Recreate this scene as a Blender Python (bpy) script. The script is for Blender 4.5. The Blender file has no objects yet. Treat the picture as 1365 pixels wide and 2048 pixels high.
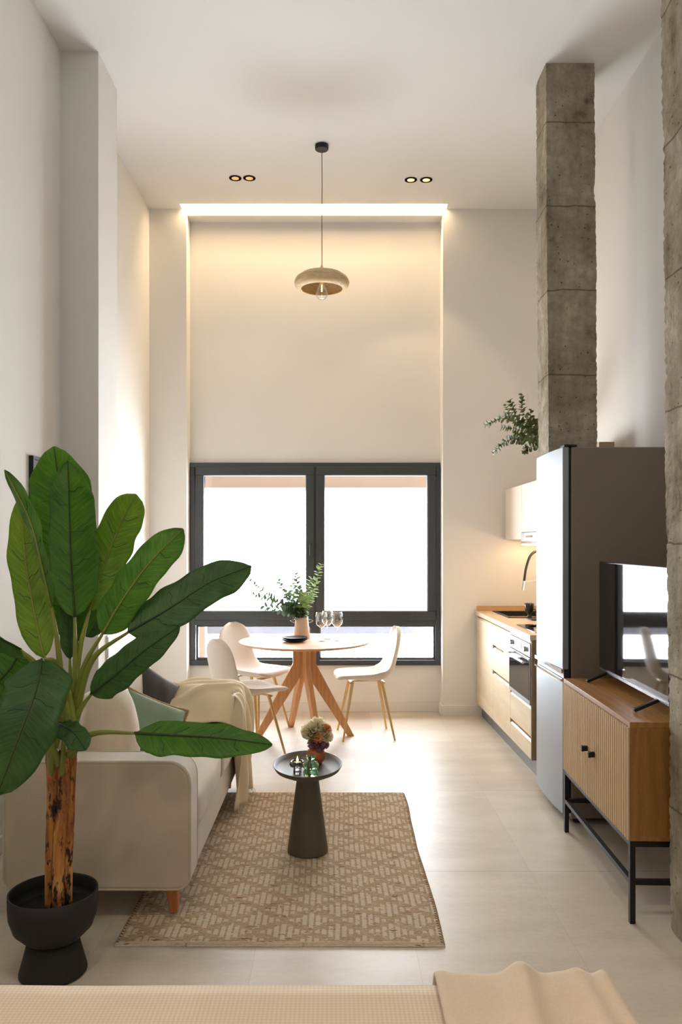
import bpy, math, random
from mathutils import Vector, Matrix, noise
random.seed(7)
S = bpy.context.scene
COL = S.collection
PI = math.pi
F, CH, VX, VY = 1600.0, 1.52, 672.0, 1085.0      # focal length in px, camera height, vanishing point

# ---------------------------------------------------------------- camera
cam_d = bpy.data.cameras.new('camera'); cam = bpy.data.objects.new('camera', cam_d); COL.objects.link(cam)
cam.location = (0, 0, CH); cam.rotation_euler = (PI/2, 0, 0)
cam_d.sensor_fit = 'VERTICAL'; cam_d.sensor_height = 36; cam_d.sensor_width = 24
cam_d.lens = F/2048*36
cam_d.shift_x = (682.5-VX)/2048; cam_d.shift_y = (VY-1024)/2048
cam_d.clip_start = 0.05
S.camera = cam
# ---------------------------------------------------------------- exposure, world, daylight
S.view_settings.view_transform = 'Standard'; S.view_settings.look = 'None'
S.view_settings.exposure = 0.3; S.view_settings.gamma = 1.0; S.view_settings.use_curve_mapping = False
w = bpy.data.worlds.new('daylight'); S.world = w; w.use_nodes = True
bg = w.node_tree.nodes['Background']; bg.inputs[0].default_value = (0.87, 0.935, 1.0, 1); bg.inputs[1].default_value = 27.0

def area(name, loc, rot, sx, sy, power, col, spread=PI):
    d = bpy.data.lights.new(name, 'AREA'); d.shape = 'RECTANGLE'; d.size = sx; d.size_y = sy
    d.energy = power; d.color = col; d.spread = spread
    o = bpy.data.objects.new(name, d); o.location = loc; o.rotation_euler = rot; COL.objects.link(o); return o
# sampling portal in the window opening (gives no light of its own)
pt = area('window_portal', (-0.185, 7.44, 1.33), (-PI/2, 0, 0), 2.25, 1.82, 1, (1, 1, 1)); pt.data.cycles.is_portal = True

# ---------------------------------------------------------------- helpers
def lin(v):
    v /= 255.0
    return v/12.92 if v <= 0.04045 else ((v+0.055)/1.055)**2.4
def rgb(r, g, b): return (lin(r), lin(g), lin(b), 1)

class N:
    """small node-graph helper"""
    def __init__(s, name):
        s.m = bpy.data.materials.new(name); s.m.use_nodes = True
        s.t = s.m.node_tree; s.b = s.t.nodes['Principled BSDF']; s.out = s.t.nodes['Material Output']
    def n(s, typ, **kw):
        x = s.t.nodes.new(typ)
        for k, v in kw.items():
            if k.startswith('i_'): x.inputs[k[2:].replace('_', ' ')].default_value = v
            else: setattr(x, k, v)
        return x
    def l(s, a, b): s.t.links.new(a, b)
    def coord(s, scale=(1, 1, 1), kind='Object', rot=(0, 0, 0), loc=(0, 0, 0)):
        tc = s.n('ShaderNodeTexCoord'); mp = s.n('ShaderNodeMapping')
        mp.inputs['Scale'].default_value = scale; mp.inputs['Rotation'].default_value = rot; mp.inputs['Location'].default_value = loc
        s.l(tc.outputs[kind], mp.inputs[0]); return mp.outputs[0]
    def ramp(s, fac, stops):
        r = s.n('ShaderNodeValToRGB'); s.l(fac, r.inputs[0])
        el = r.color_ramp.elements
        while len(el) < len(stops): el.new(0.5)
        for e, (p, c) in zip(el, stops): e.position = p; e.color = c
        return r.outputs[0]
    def noise(s, co, scale, detail=4, rough=0.5, dist=0):
        x = s.n('ShaderNodeTexNoise'); s.l(co, x.inputs['Vector'])
        x.inputs['Scale'].default_value = scale; x.inputs['Detail'].default_value = detail
        x.inputs['Roughness'].default_value = rough; x.inputs['Distortion'].default_value = dist
        return x.outputs[0]
    def bump(s, h, strength=0.2, dist=0.01):
        x = s.n('ShaderNodeBump'); x.inputs['Strength'].default_value = strength; x.inputs['Distance'].default_value = dist
        s.l(h, x.inputs['Height']); s.l(x.outputs[0], s.b.inputs['Normal'])
    def mix(s, fac, a, b, mode='MIX'):
        x = s.n('ShaderNodeMix', data_type='RGBA', blend_type=mode)
        if isinstance(fac, float): x.inputs[0].default_value = fac
        else: s.l(fac, x.inputs[0])
        for k, v in ((6, a), (7, b)):
            if isinstance(v, tuple): x.inputs[k].default_value = v
            else: s.l(v, x.inputs[k])
        return x.outputs[2]
    def math(s, op, a, b=None):
        x = s.n('ShaderNodeMath', operation=op)
        for k, v in ((0, a), (1, b)):
            if v is None: continue
            if isinstance(v, (int, float)): x.inputs[k].default_value = v
            else: s.l(v, x.inputs[k])
        return x.outputs[0]
    def set(s, **kw):
        for k, v in kw.items(): s.b.inputs[k.replace('_', ' ')].default_value = v
        return s

def plain(name, col, rough=0.5, metal=0.0, var=0.04, nscale=30, bump=0.05, bscale=200, spec=0.5, scale=(1, 1, 1)):
    g = N(name); co = g.coord(scale)
    f = g.noise(co, nscale)
    a = tuple(min(1, c*(1-var)) for c in col[:3])+(1,); b = tuple(min(1, c*(1+var)) for c in col[:3])+(1,)
    g.l(g.ramp(f, [(0.3, a), (0.7, b)]), g.b.inputs['Base Color'])
    g.set(Roughness=rough, Metallic=metal, Specular_IOR_Level=spec)
    if bump: g.bump(g.noise(co, bscale, 3), bump, 0.003)
    return g.m

def wood(name, c1, c2, scale=(1, 1, 1), freq=9, rough=0.45, rings=1.6):
    g = N(name); co = g.coord(scale)
    n1 = g.noise(co, 2.2, 5, 0.6, 0.6)
    wv = g.n('ShaderNodeTexWave'); g.l(co, wv.inputs['Vector'])
    wv.wave_type = 'BANDS'; wv.bands_direction = 'X'
    wv.inputs['Scale'].default_value = rings; wv.inputs['Distortion'].default_value = freq; wv.inputs['Detail'].default_value = 3
    wv.inputs['Detail Scale'].default_value = 1.2
    fine = g.noise(co, 38, 4, 0.7)
    f = g.math('ADD', g.math('MULTIPLY', wv.outputs[1], 0.13), g.math('ADD', g.math('MULTIPLY', n1, 0.47), g.math('MULTIPLY', fine, 0.38)))
    g.l(g.ramp(f, [(0.25, c1), (0.75, c2)]), g.b.inputs['Base Color'])
    g.set(Roughness=rough); g.bump(fine, 0.08, 0.002)
    return g.m

def fabric(name, col, var=0.08, weave=900, rough=0.9, bump=0.35, sheen=0.3):
    g = N(name); co = g.coord()
    f = g.noise(co, 160, 3, 0.7); f2 = g.noise(co, 6, 3)
    a = tuple(c*(1-var) for c in col[:3])+(1,); b = tuple(min(1, c*(1+var)) for c in col[:3])+(1,)
    c = g.ramp(g.math('ADD', g.math('MULTIPLY', f, .6), g.math('MULTIPLY', f2, .4)), [(0.35, a), (0.65, b)])
    g.l(c, g.b.inputs['Base Color']); g.set(Roughness=rough, Sheen_Weight=sheen)
    h = g.noise(co, weave, 2, 0.8); g.bump(h, bump, 0.002)
    return g.m

def glass(name, col=(1, 1, 1, 1), rough=0.0, ior=1.45):
    g = N(name); g.set(Base_Color=col, Roughness=rough, Transmission_Weight=1.0, IOR=ior); return g.m

def thin_glass(name, tint=(1, 1, 1, 1), refl=0.08):
    g = N(name); tr = g.n('ShaderNodeBsdfTransparent'); gl = g.n('ShaderNodeBsdfGlossy'); mx = g.n('ShaderNodeMixShader')
    tr.inputs[0].default_value = tint; gl.inputs['Roughness'].default_value = 0.02
    lw = g.n('ShaderNodeLayerWeight'); lw.inputs[0].default_value = 0.25
    g.l(g.math('ADD', g.math('MULTIPLY', lw.outputs[1], 0.9), refl*0.3), mx.inputs[0])
    g.l(tr.outputs[0], mx.inputs[1]); g.l(gl.outputs[0], mx.inputs[2]); g.l(mx.outputs[0], g.out.inputs[0])
    return g.m

def emit(name, col, strength):
    g = N(name); g.set(Base_Color=col, Emission_Color=col, Emission_Strength=strength); return g.m

class MB:
    def __init__(s): s.v = []; s.f = []; s.mi = []; s.uv = None
    def add(s, vs, fs, mi=0):
        o = len(s.v); s.v += [tuple(p) for p in vs]; s.f += [tuple(i+o for i in f) for f in fs]; s.mi += [mi]*len(fs); return s
    def box(s, x0, x1, y0, y1, z0, z1, mi=0):
        vs = [(x, y, z) for x in (x0, x1) for y in (y0, y1) for z in (z0, z1)]
        return s.add(vs, [(0, 1, 3, 2), (4, 6, 7, 5), (0, 4, 5, 1), (2, 3, 7, 6), (0, 2, 6, 4), (1, 5, 7, 3)], mi)
    def beam(s, a, b, w, h, w2=None, h2=None, up=(0, 0, 1)):
        a = Vector(a); b = Vector(b); t = (b-a).normalized(); u = Vector(up)
        r = t.cross(u)
        if r.length < 1e-4: r = Vector((1, 0, 0))
        r.normalize(); u = r.cross(t).normalized()
        w2 = w if w2 is None else w2; h2 = h if h2 is None else h2
        vs = []
        for p, ww, hh in ((a, w, h), (b, w2, h2)):
            for sx, sy in ((-1, -1), (1, -1), (1, 1), (-1, 1)): vs.append(p+r*sx*ww/2+u*sy*hh/2)
        return s.add(vs, [(3, 2, 1, 0), (4, 5, 6, 7), (0, 1, 5, 4), (1, 2, 6, 5), (2, 3, 7, 6), (3, 0, 4, 7)])
    def tube(s, pts, rad, n=10, cap=True):
        pts = [Vector(p) for p in pts]; m = len(pts)
        if not isinstance(rad, (list, tuple)): rad = [rad]*m
        t0 = (pts[1]-pts[0]).normalized(); r = t0.orthogonal().normalized(); vs = []
        for i, p in enumerate(pts):
            t = (pts[min(i+1, m-1)]-pts[max(i-1, 0)]).normalized()
            r = (r-t*r.dot(t)).normalized(); b = t.cross(r)
            for k in range(n):
                a = 2*PI*k/n; vs.append(p+(r*math.cos(a)+b*math.sin(a))*rad[i])
        fs = [(i*n+k, i*n+(k+1) % n, (i+1)*n+(k+1) % n, (i+1)*n+k) for i in range(m-1) for k in range(n)]
        if cap: fs += [tuple(range(n))[::-1], tuple(range((m-1)*n, m*n))]
        return s.add(vs, fs)
    def lathe(s, prof, c=(0, 0, 0), n=40, sx=1, sy=1, wob=None):
        vs = []; m = len(prof)
        for r, z in prof:
            for k in range(n):
                a = 2*PI*k/n; rr = r*(wob(a, z) if wob else 1)
                vs.append((c[0]+rr*math.cos(a)*sx, c[1]+rr*math.sin(a)*sy, c[2]+z))
        fs = [(i*n+k, i*n+(k+1) % n, (i+1)*n+(k+1) % n, (i+1)*n+k) for i in range(m-1) for k in range(n)]
        if prof[0][0] > 1e-6: fs.append(tuple(range(n))[::-1])
        if prof[-1][0] > 1e-6: fs.append(tuple(range((m-1)*n, m*n)))
        return s.add(vs, fs)
    def grid(s, fn, nu, nv, uv=False, closed=False):
        vs = [fn(i/nu, j/nv) for i in range(nu+1) for j in range(nv+1)]
        fs = [(i*(nv+1)+j, (i+1)*(nv+1)+j, (i+1)*(nv+1)+j+1, i*(nv+1)+j+1) for i in range(nu) for j in range(nv)]
        if uv: s.uv = [(i/nu, j/nv) for i in range(nu+1) for j in range(nv+1)]
        return s.add(vs, fs)
    def prism(s, outline, axis, a, b):
        """outline list of 2D points extruded along axis ('x','y','z') from a to b"""
        def P(u, v, t): return {'x': (t, u, v), 'y': (u, t, v), 'z': (u, v, t)}[axis]
        n = len(outline); vs = [P(u, v, a) for u, v in outline]+[P(u, v, b) for u, v in outline]
        fs = [tuple(range(n))[::-1], tuple(range(n, 2*n))]+[(k, (k+1) % n, n+(k+1) % n, n+k) for k in range(n)]
        return s.add(vs, fs)
    def build(s, name, mat, parent=None, smooth=False, bevel=0, seg=2, loc=None, rot=None, sub=0, solid=0):
        me = bpy.data.meshes.new(name); me.from_pydata(s.v, [], s.f)
        mats = mat if isinstance(mat, (list, tuple)) else [mat]
        for m in mats: me.materials.append(m)
        if len(mats) > 1:
            for p, i in zip(me.polygons, s.mi): p.material_index = i
        if s.uv:
            ul = me.uv_layers.new(name='UVMap')
            for lp in me.loops: ul.data[lp.index].uv = s.uv[lp.vertex_index]
        me.update()
        import bmesh
        bm = bmesh.new(); bm.from_mesh(me)
        if not s.uv: bmesh.ops.recalc_face_normals(bm, faces=bm.faces)
        bm.to_mesh(me); bm.free()
        if smooth:
            for p in me.polygons: p.use_smooth = True
        o = bpy.data.objects.new(name, me); COL.objects.link(o)
        if parent: o.parent = parent
        if loc: o.location = loc
        if rot: o.rotation_euler = rot
        if solid:
            md = o.modifiers.new('thick', 'SOLIDIFY'); md.thickness = solid; md.offset = 0
        if bevel:
            md = o.modifiers.new('bevel', 'BEVEL'); md.width = bevel; md.segments = seg; md.limit_method = 'ANGLE'; md.angle_limit = 0.6
            md.harden_normals = False
            if not smooth:
                for p in me.polygons: p.use_smooth = True
                me.set_sharp_from_angle(angle=0.6) if hasattr(me, 'set_sharp_from_angle') else None
        if sub:
            md = o.modifiers.new('sub', 'SUBSURF'); md.levels = sub; md.render_levels = sub
        return o

def thing(name, label, cat, loc=(0, 0, 0), rotz=0, group=None):
    o = bpy.data.objects.new(name, None); COL.objects.link(o); o.empty_display_size = 0.1
    o.location = loc; o.rotation_euler = (0, 0, rotz); return tag(o, label, cat, group)
def tag(o, label, cat, group=None, kind=None):
    o['label'] = label; o['category'] = cat
    if group: o['group'] = group
    if kind: o['kind'] = kind
    return o
def struct(name, mb, m, **kw):
    o = mb.build(name, m, **kw); o['kind'] = 'structure'; return o
def dup(root, loc, rotz, label, group=None):
    def cp(o, par):
        c = o.copy(); COL.objects.link(c); c.parent = par
        for ch in [x for x in bpy.data.objects if x.parent == o and x != c]: cp(ch, c)
        return c
    r = cp(root, None); r.location = loc; r.rotation_euler = (0, 0, rotz); r['label'] = label
    if group: r['group'] = group
    return r
def P(x, y, Y): return Vector(((x-VX)*Y/F, Y, CH-(y-VY)*Y/F))
def bez(pts, n):
    """smooth curve through points (Catmull-Rom)"""
    pts = [Vector(p) for p in pts]; q = [2*pts[0]-pts[1]]+pts+[2*pts[-1]-pts[-2]]; out = []
    segs = len(pts)-1
    for i in range(n+1):
        t = i/n*segs; k = min(int(t), segs-1); t -= k
        a, b, c, d = q[k], q[k+1], q[k+2], q[k+3]
        out.append(0.5*((2*b)+(c-a)*t+(2*a-5*b+4*c-d)*t*t+(3*b-a-3*c+d)*t**3))
    return out
def rrect(x0, x1, z0, z1, r, n=8):
    """rounded rectangle; r = (bottom-left, bottom-right, top-right, top-left)"""
    if not isinstance(r, (tuple, list)): r = (r,)*4
    o = []
    for (cx, cz, a0, rr) in ((x0+r[0], z0+r[0], PI, r[0]), (x1-r[1], z0+r[1], 1.5*PI, r[1]), (x1-r[2], z1-r[2], 0, r[2]), (x0+r[3], z1-r[3], PI/2, r[3])):
        for k in range(n+1):
            a = a0+PI/2*k/n; o.append((cx+rr*math.cos(a), cz+rr*math.sin(a)))
    return o

# ---------------------------------------------------------------- materials
def plaster(name, col):
    g = N(name); co = g.coord(kind='Object')
    f = g.noise(co, 1.3, 3)
    a = tuple(c*0.985 for c in col[:3])+(1,)
    g.l(g.ramp(f, [(0.35, a), (0.65, col)]), g.b.inputs['Base Color'])
    g.set(Roughness=0.85, Specular_IOR_Level=0.2); g.bump(g.noise(co, 60, 4), 0.04, 0.004); return g.m
M_wall = plaster('wall_paint', (0.85, 0.825, 0.785, 1))
M_ceil = plaster('ceiling_paint', (0.86, 0.845, 0.825, 1))
M_trim = plain('baseboard_paint', (0.80, 0.77, 0.73, 1), 0.5, var=0.01, bump=0)

def mk_floor():
    g = N('floor_tile'); co = g.coord(loc=(-0.9, -3.70, 0))
    sep = g.n('ShaderNodeSeparateXYZ'); g.l(co, sep.inputs[0])
    def joint(v, size, wid):
        m = g.math('MODULO', g.math('ADD', v, size*40), size)
        d = g.math('MINIMUM', m, g.math('SUBTRACT', size, m))
        return g.math('LESS_THAN', d, wid)
    jx = joint(sep.outputs[0], 0.6, 0.0008); jy = joint(sep.outputs[1], 1.2, 0.0013)
    j = g.math('MAXIMUM', g.math('MULTIPLY', jx, 0.35), jy)
    cs = g.coord((1, 2.6, 1))
    big = g.noise(cs, 1.7, 6, 0.6); fine = g.noise(cs, 26, 5, 0.7)
    # every tile its own tone
    wn = g.n('ShaderNodeTexWhiteNoise', noise_dimensions='2D'); cb = g.n('ShaderNodeCombineXYZ')
    g.l(g.math('FLOOR', g.math('DIVIDE', sep.outputs[0], 0.6)), cb.inputs[0]); g.l(g.math('FLOOR', g.math('DIVIDE', sep.outputs[1], 1.2)), cb.inputs[1])
    g.l(cb.outputs[0], wn.inputs['Vector'])
    f = g.math('ADD', g.math('MULTIPLY', big, .55), g.math('ADD', g.math('MULTIPLY', fine, .3), g.math('MULTIPLY', wn.outputs[0], .12)))
    c = g.ramp(f, [(0.3, rgb(184, 170, 152)), (0.52, rgb(205, 193, 176)), (0.75, rgb(218, 208, 193))])
    g.l(g.mix(j, c, rgb(120, 104, 86)), g.b.inputs['Base Color'])
    g.set(Specular_IOR_Level=0.5)
    g.l(g.math('ADD', g.math('MULTIPLY', fine, 0.15), 0.34), g.b.inputs['Roughness'])
    g.bump(g.math('SUBTRACT', g.math('MULTIPLY', fine, 0.15), j), 0.2, 0.002); return g.m
M_floor = mk_floor()

def mk_concrete():
    g = N('rough_concrete'); co = g.coord()
    a = g.noise(co, 3.2, 8, 0.62, 0.4); b = g.noise(co, 24, 6, 0.7); st = g.noise(g.coord((5, 5, 0.7)), 2.2, 6, .6)
    base = g.ramp(g.math('ADD', g.math('MULTIPLY', a, .5), g.math('ADD', g.math('MULTIPLY', b, .25), g.math('MULTIPLY', st, .25))),
                  [(0.38, rgb(104, 90, 72)), (0.46, rgb(146, 134, 116)), (0.54, rgb(166, 156, 140)), (0.64, rgb(196, 186, 168))])
    vo = g.n('ShaderNodeTexVoronoi'); g.l(g.coord((1, 1, 1)), vo.inputs['Vector']); vo.inputs['Scale'].default_value = 26
    pits = g.ramp(g.math('ADD', vo.outputs['Distance'], g.math('MULTIPLY', b, 0.25)), [(0.17, (1, 1, 1, 1)), (0.235, (0, 0, 0, 1))])
    c = g.mix(pits, base, rgb(74, 64, 52))
    # formwork joints every 0.515 m
    sep = g.n('ShaderNodeSeparateXYZ'); g.l(g.coord(loc=(0, 0, -2.546)), sep.inputs[0])
    zz = g.math('ADD', sep.outputs[2], g.math('MULTIPLY', g.math('SUBTRACT', g.noise(co, 7, 3), 0.5), 0.03))
    m = g.math('MODULO', g.math('ADD', zz, 5.15), 0.515); d = g.math('MINIMUM', m, g.math('SUBTRACT', 0.515, m))
    j = g.math('LESS_THAN', d, 0.004)
    c = g.mix(g.math('MULTIPLY', j, 0.7), c, rgb(88, 72, 54))
    g.l(c, g.b.inputs['Base Color']); g.set(Roughness=0.95, Specular_IOR_Level=0.1)
    h = g.math('SUBTRACT', g.math('ADD', g.math('MULTIPLY', b, 0.7), a), g.math('ADD', pits, j))
    g.bump(h, 1.0, 0.012); return g.m
M_conc = mk_concrete()
M_frame = plain('anthracite_frame', rgb(62, 66, 70), 0.42, var=0.03, bump=0.02)
M_pane = thin_glass('window_glass')
M_black = plain('black_metal', rgb(28, 27, 27), 0.45, 0.3, var=0.05)
M_blackmat = plain('matte_black_ceramic', rgb(24, 22, 21), 0.62, var=0.06, bump=0.03)
M_gold = plain('brushed_brass', (0.62, 0.42, 0.19, 1), 0.3, 1.0, var=0.04, bump=0)
M_chrome = plain('chrome', (0.8, 0.8, 0.8, 1), 0.12, 1.0, var=0.01, bump=0)
M_oak = wood('oiled_oak', rgb(188, 130, 80), rgb(222, 170, 118), (6, 6, 1.0), 5, 0.45)
M_oakleg = wood('beech_leg', rgb(178, 104, 58), rgb(204, 136, 84), (8, 8, 1.2), 5, 0.45)
M_top = wood('table_top_oak', rgb(196, 146, 104), rgb(222, 178, 138), (1.0, 6, 6), 4, 0.62)
M_kitwood = wood('kitchen_oak', rgb(204, 184, 150), rgb(232, 218, 192), (5, 0.9, 5), 7, 0.5, 1.2)
M_kitdark = plain('groove_wood', rgb(150, 116, 76), 0.6)
M_cabwood = wood('sideboard_oak', rgb(122, 82, 36), rgb(176, 126, 64), (4, 4, 0.9), 14, 0.42)
M_cabtop = wood('sideboard_top_oak', rgb(136, 92, 42), rgb(180, 130, 68), (6, 0.8, 6), 6, 0.5)
M_slat = wood('fluted_oak', rgb(188, 156, 116), rgb(214, 184, 144), (6, 6, 0.7), 4, 0.5)
M_steel = N('brushed_steel')
g = M_steel; co = g.coord((60, 60, 0.8)); f = g.noise(co, 6, 3)
g.l(g.ramp(f, [(0.3, (0.30, 0.32, 0.34, 1)), (0.7, (0.36, 0.38, 0.40, 1))]), g.b.inputs['Base Color']); g.set(Metallic=.7, Roughness=0.52); g.bump(f, 0.03, 0.002)
M_steel = g.m
M_fside = plain('fridge_side_grey', rgb(130, 118, 106), 0.5, 0.1, var=0.02, bump=0.02)
M_sofa = fabric('sofa_linen', rgb(198, 184, 165), 0.07)
M_teddy = fabric('boucle', rgb(222, 205, 184), 0.06, 260, 1.0, 0.9, 0.6)
M_green = fabric('green_linen', rgb(128, 150, 128), 0.08)
M_charcoal = fabric('charcoal_cotton', rgb(64, 60, 62), 0.08)
M_jute = fabric('jute_braid', rgb(188, 142, 92), 0.2, 300, 1, 1)
M_throw = fabric('cream_wool', rgb(228, 210, 176), 0.04, 1200, 0.95, 0.3, 0.5)
M_velvet = fabric('beige_velvet', rgb(205, 192, 178), 0.05, 500, 0.75, 0.12, 0.7)
M_olive = plain('olive_grey_metal', rgb(92, 86, 74), 0.55, 0.1, var=0.04, bump=0.08, bscale=500)
M_white = plain('white_plastic', rgb(232, 230, 226), 0.4, var=0.01, bump=0)
M_cabwhite = plain('cream_lacquer', rgb(226, 216, 202), 0.35, var=0.01, bump=0)
M_lampwood = N('pale_turned_wood'); g = M_lampwood
co = g.coord((1, 1, 9)); f = g.noise(co, 9, 5, 0.7, 1.2)
g.l(g.ramp(f, [(0.3, rgb(184, 152, 104)), (0.7, rgb(236, 214, 172))]), g.b.inputs['Base Color']); g.set(Roughness=0.6); g.bump(f, 0.2, 0.003); M_lampwood = g.m

# ================================================================ ROOM
XL, XR, H = -1.64, 1.86, 4.45
YB = -1.8
struct('floor', MB().box(XL-.25, XR+.25, YB-.2, 7.45, -0.1, 0), M_floor)
struct('wall_left', MB().box(XL-.25, XL, YB-.2, 7.45, 0, H+.3), M_wall)
struct('wall_right', MB().box(XR, XR+.25, YB-.2, 7.45, 0, H+.3), M_wall)
struct('wall_pier', MB().box(XL-.01, -1.418, 4.775, 5.187, 0, H+.02), M_wall, bevel=0.004)
wb = MB(); wb.box(XL, XR, YB-.2, YB, 0, H)
struct('wall_back', wb, M_wall)
RX0, RX1, YF, YR = -1.31, 0.94, 7.03, 7.2
struct('wall_front_left', MB().box(XL-.01, RX0, YF, 7.45, 0, H+.02), M_wall, bevel=0.004)
struct('wall_front_right', MB().box(RX1, XR+.01, YF, 7.45, 0, H+.02), M_wall, bevel=0.004)
WZ0, WZ1 = 0.42, 2.235
wr = MB(); wr.box(RX0, RX1, YR, 7.45, WZ1, H+.1); wr.box(RX0, RX1, YR, 7.45, 0, WZ0)
struct('wall_front_recess', wr, M_wall)
c = MB(); c.box(XL, XR, YB, 6.925, H, H+.3); c.box(XL, -1.35, 6.925, 7.2, H, H+.3); c.box(0.97, XR, 6.925, 7.2, H, H+.3)
c.box(-1.35, 0.97, 6.925, 7.2, H+.13, H+.3)
struct('ceiling', c, M_ceil)
struct('trim_1', MB().box(RX0+.001, RX1-.001, 7.05, YR, 4.402, H+.13), M_ceil)
led = MB().box(-1.33, 0.95, 6.94, 7.03, H+.115, H+.13).build('cove_light', emit('warm_led', (1.0, 0.77, 0.48, 1), 27))
tag(led, 'long warm light strip recessed in the ceiling slot above the window wall', 'strip light')
# baseboards
bh, bt = 0.088, 0.014
struct('baseboard_left', MB().box(XL, XL+bt, YB, 4.775, 0, bh).box(XL, XL+bt, 5.187, YF, 0, bh).box(XL+bt, -1.418+bt, 4.775-bt, 4.775, 0, bh).box(-1.418, -1.418+bt, 4.775, 5.187, 0, bh), M_trim, bevel=0.002)
fb = MB(); fb.box(XL+bt, RX0+bt, YF-bt, YF, 0, bh); fb.box(RX0, RX0+bt, YF, YR, 0, bh); fb.box(RX0+bt, RX1-bt, YR-bt, YR, 0, bh)
fb.box(RX1-bt, RX1, YF, YR, 0, bh); fb.box(RX1-bt, 1.32, YF-bt, YF, 0, bh)
struct('baseboard_front', fb, M_trim, bevel=0.002)
struct('baseboard_right', MB().box(XR-bt, XR, 3.2, 4.2, 0, bh), M_trim, bevel=0.002)

# rough concrete columns
def column(name, x0, x1, y0, y1, z1, lean, label):
    mb = MB(); nz, nf = 330, 10
    def ring(t):
        z = z1*t; blk = int((z+0.5)/0.515); pts = []
        off = noise.noise(Vector((blk*3.7, x0*9, 1)))*0.005
        per = []
        for k in range(nf): per.append((k/nf, 0))
        for k in range(nf): per.append((1, k/nf))
        for k in range(nf): per.append((1-k/nf, 1))
        for k in range(nf): per.append((0, 1-k/nf))
        for u, v in per:
            x = x0+(x1-x0)*u; y = y0+(y1-y0)*v
            edge = 1 if (u in (0, 1) and v in (0, 1)) else (0.5 if min(abs(u-.0), abs(u-1)) < .11 and v in (0, 1) or min(abs(v), abs(v-1)) < .11 and u in (0, 1) else 0.0)
            q = Vector((x*6, y*6, z*6)); nn = noise.noise(q*.5)*0.003+noise.noise(q*5)*0.0014
            chip = max(0, noise.noise(Vector((x*13, y*13, z*6)))-.15)*0.012*edge + abs(noise.noise(Vector((x*50, y*50, z*38))))*0.011*edge
            cx, cy = (x0+x1)/2, (y0+y1)/2
            d = Vector((x-cx, y-cy, 0)); d.normalize()
            p = Vector((x, y, z))+d*(nn+off-chip); p.x += lean*(1-t)
            pts.append(p)
        return pts
    n = 4*nf; vs = []
    for i in range(nz+1): vs += ring(i/nz)
    fs = [(i*n+k, i*n+(k+1) % n, (i+1)*n+(k+1) % n, (i+1)*n+k) for i in range(nz) for k in range(n)]
    fs += [tuple(range(n)), tuple(range(nz*n, (nz+1)*n))]
    mb.add(vs, fs); o = mb.build(name, M_conc)
    tag(o, label, 'column'); return o
column('concrete_column', 1.283, 1.585, 4.888, 5.135, H, 0.03, 'raw concrete column rising behind the fridge beside the kitchen')
column('concrete_column', 1.268, 1.60, 2.84, 3.14, H, 0.045, 'raw concrete column cut by the right edge, next to the television')

# ================================================================ WINDOW
def frame_mb(x0, x1, z0, z1, w, y0, y1, wb=None):
    wb = w if wb is None else wb
    m = MB(); m.box(x0, x1, y0, y1, z1-w, z1); m.box(x0, x1, y0, y1, z0, z0+wb); m.box(x0, x0+w, y0, y1, z0+wb, z1-w); m.box(x1-w, x1, y0, y1, z0+wb, z1-w); return m
s = 7.18/1600
def WXp(x): return (x-VX)*s
def WZp(y): return CH-(y-VY)*s
WY = 7.155
win = thing('window_1', '', ''); del win['label']; del win['category']; win['kind'] = 'structure'
fm = frame_mb(RX0+.004, RX1-.004, WZ0, WZ1, 0.045, WY, WY+.09)
zt0, zt1 = WZp(1250), WZp(1236)
fm.box(RX0+.03, RX1-.03, WY+.005, WY+.085, zt0, zt1)
fm.box(WXp(622), WXp(640), WY+.004, WY+.086, WZ0+.02, zt0)
fm.box(WXp(625), WXp(637), WY+.004, WY+.086, zt1, WZ1-.03)
fm.build('window_frame', M_frame, win, bevel=0.004)
frame_mb(WXp(397)-.02, WXp(622)+.01, WZp(1315)-.02, zt0+.004, 0.02, WY+.02, WY+.07).build('window_frame', M_frame, win, bevel=0.003)
frame_mb(WXp(640)-.01, WXp(867)+.02, WZp(1315)-.02, zt0+.004, 0.02, WY+.02, WY+.07).build('window_frame', M_frame, win, bevel=0.003)
for (a, b, c0, c1) in ((392, 629, 408, 613), (633, 871, 649, 855)):
    m = MB(); X0, X1, Z0, Z1 = WXp(a), WXp(b), WZp(1240), WZp(934); gx0, gx1, gz0, gz1 = WXp(c0), WXp(c1), WZp(1222), WZp(951)
    y0, y1 = WY-.012, WY+.05
    m.box(X0, X1, y0, y1, gz1, Z1); m.box(X0, X1, y0, y1, Z0, gz0); m.box(X0, gx0, y0, y1, gz0, gz1); m.box(gx1, X1, y0, y1, gz0, gz1)
    sa = m.build('window_sash', M_frame, win, bevel=0.006, seg=3)
    b_ = frame_mb(gx0-.002, gx1+.002, gz0-.002, gz1+.002, 0.007, WY-.004, WY+.02); b_.build('glazing_bead', plain('grey_gasket', rgb(150, 155, 165), .4), sa)
    MB().box(gx0, gx1, WY+.022, WY+.026, gz0, gz1).build('window_pane', M_pane, win)
MB().box(WXp(397), WXp(622), WY+.04, WY+.044, WZp(1315), zt0).build('window_pane', M_pane, win)
MB().box(WXp(640), WXp(867), WY+.04, WY+.044, WZp(1315), zt0).build('window_pane', M_pane, win)
hd = MB(); hx = WXp(622); hz = WZp(1095)
hd.box(hx-.012, hx+.012, WY-.024, WY-.012, hz-.035, hz+.04); hd.tube([(hx, WY-.02, hz+.015), (hx, WY-.05, hz+.015)], .008); hd.box(hx-.009, hx+.009, WY-.058, WY-.044, hz-.075, hz+.028)
hd.build('window_handle', M_frame, win, bevel=0.003)
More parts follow.
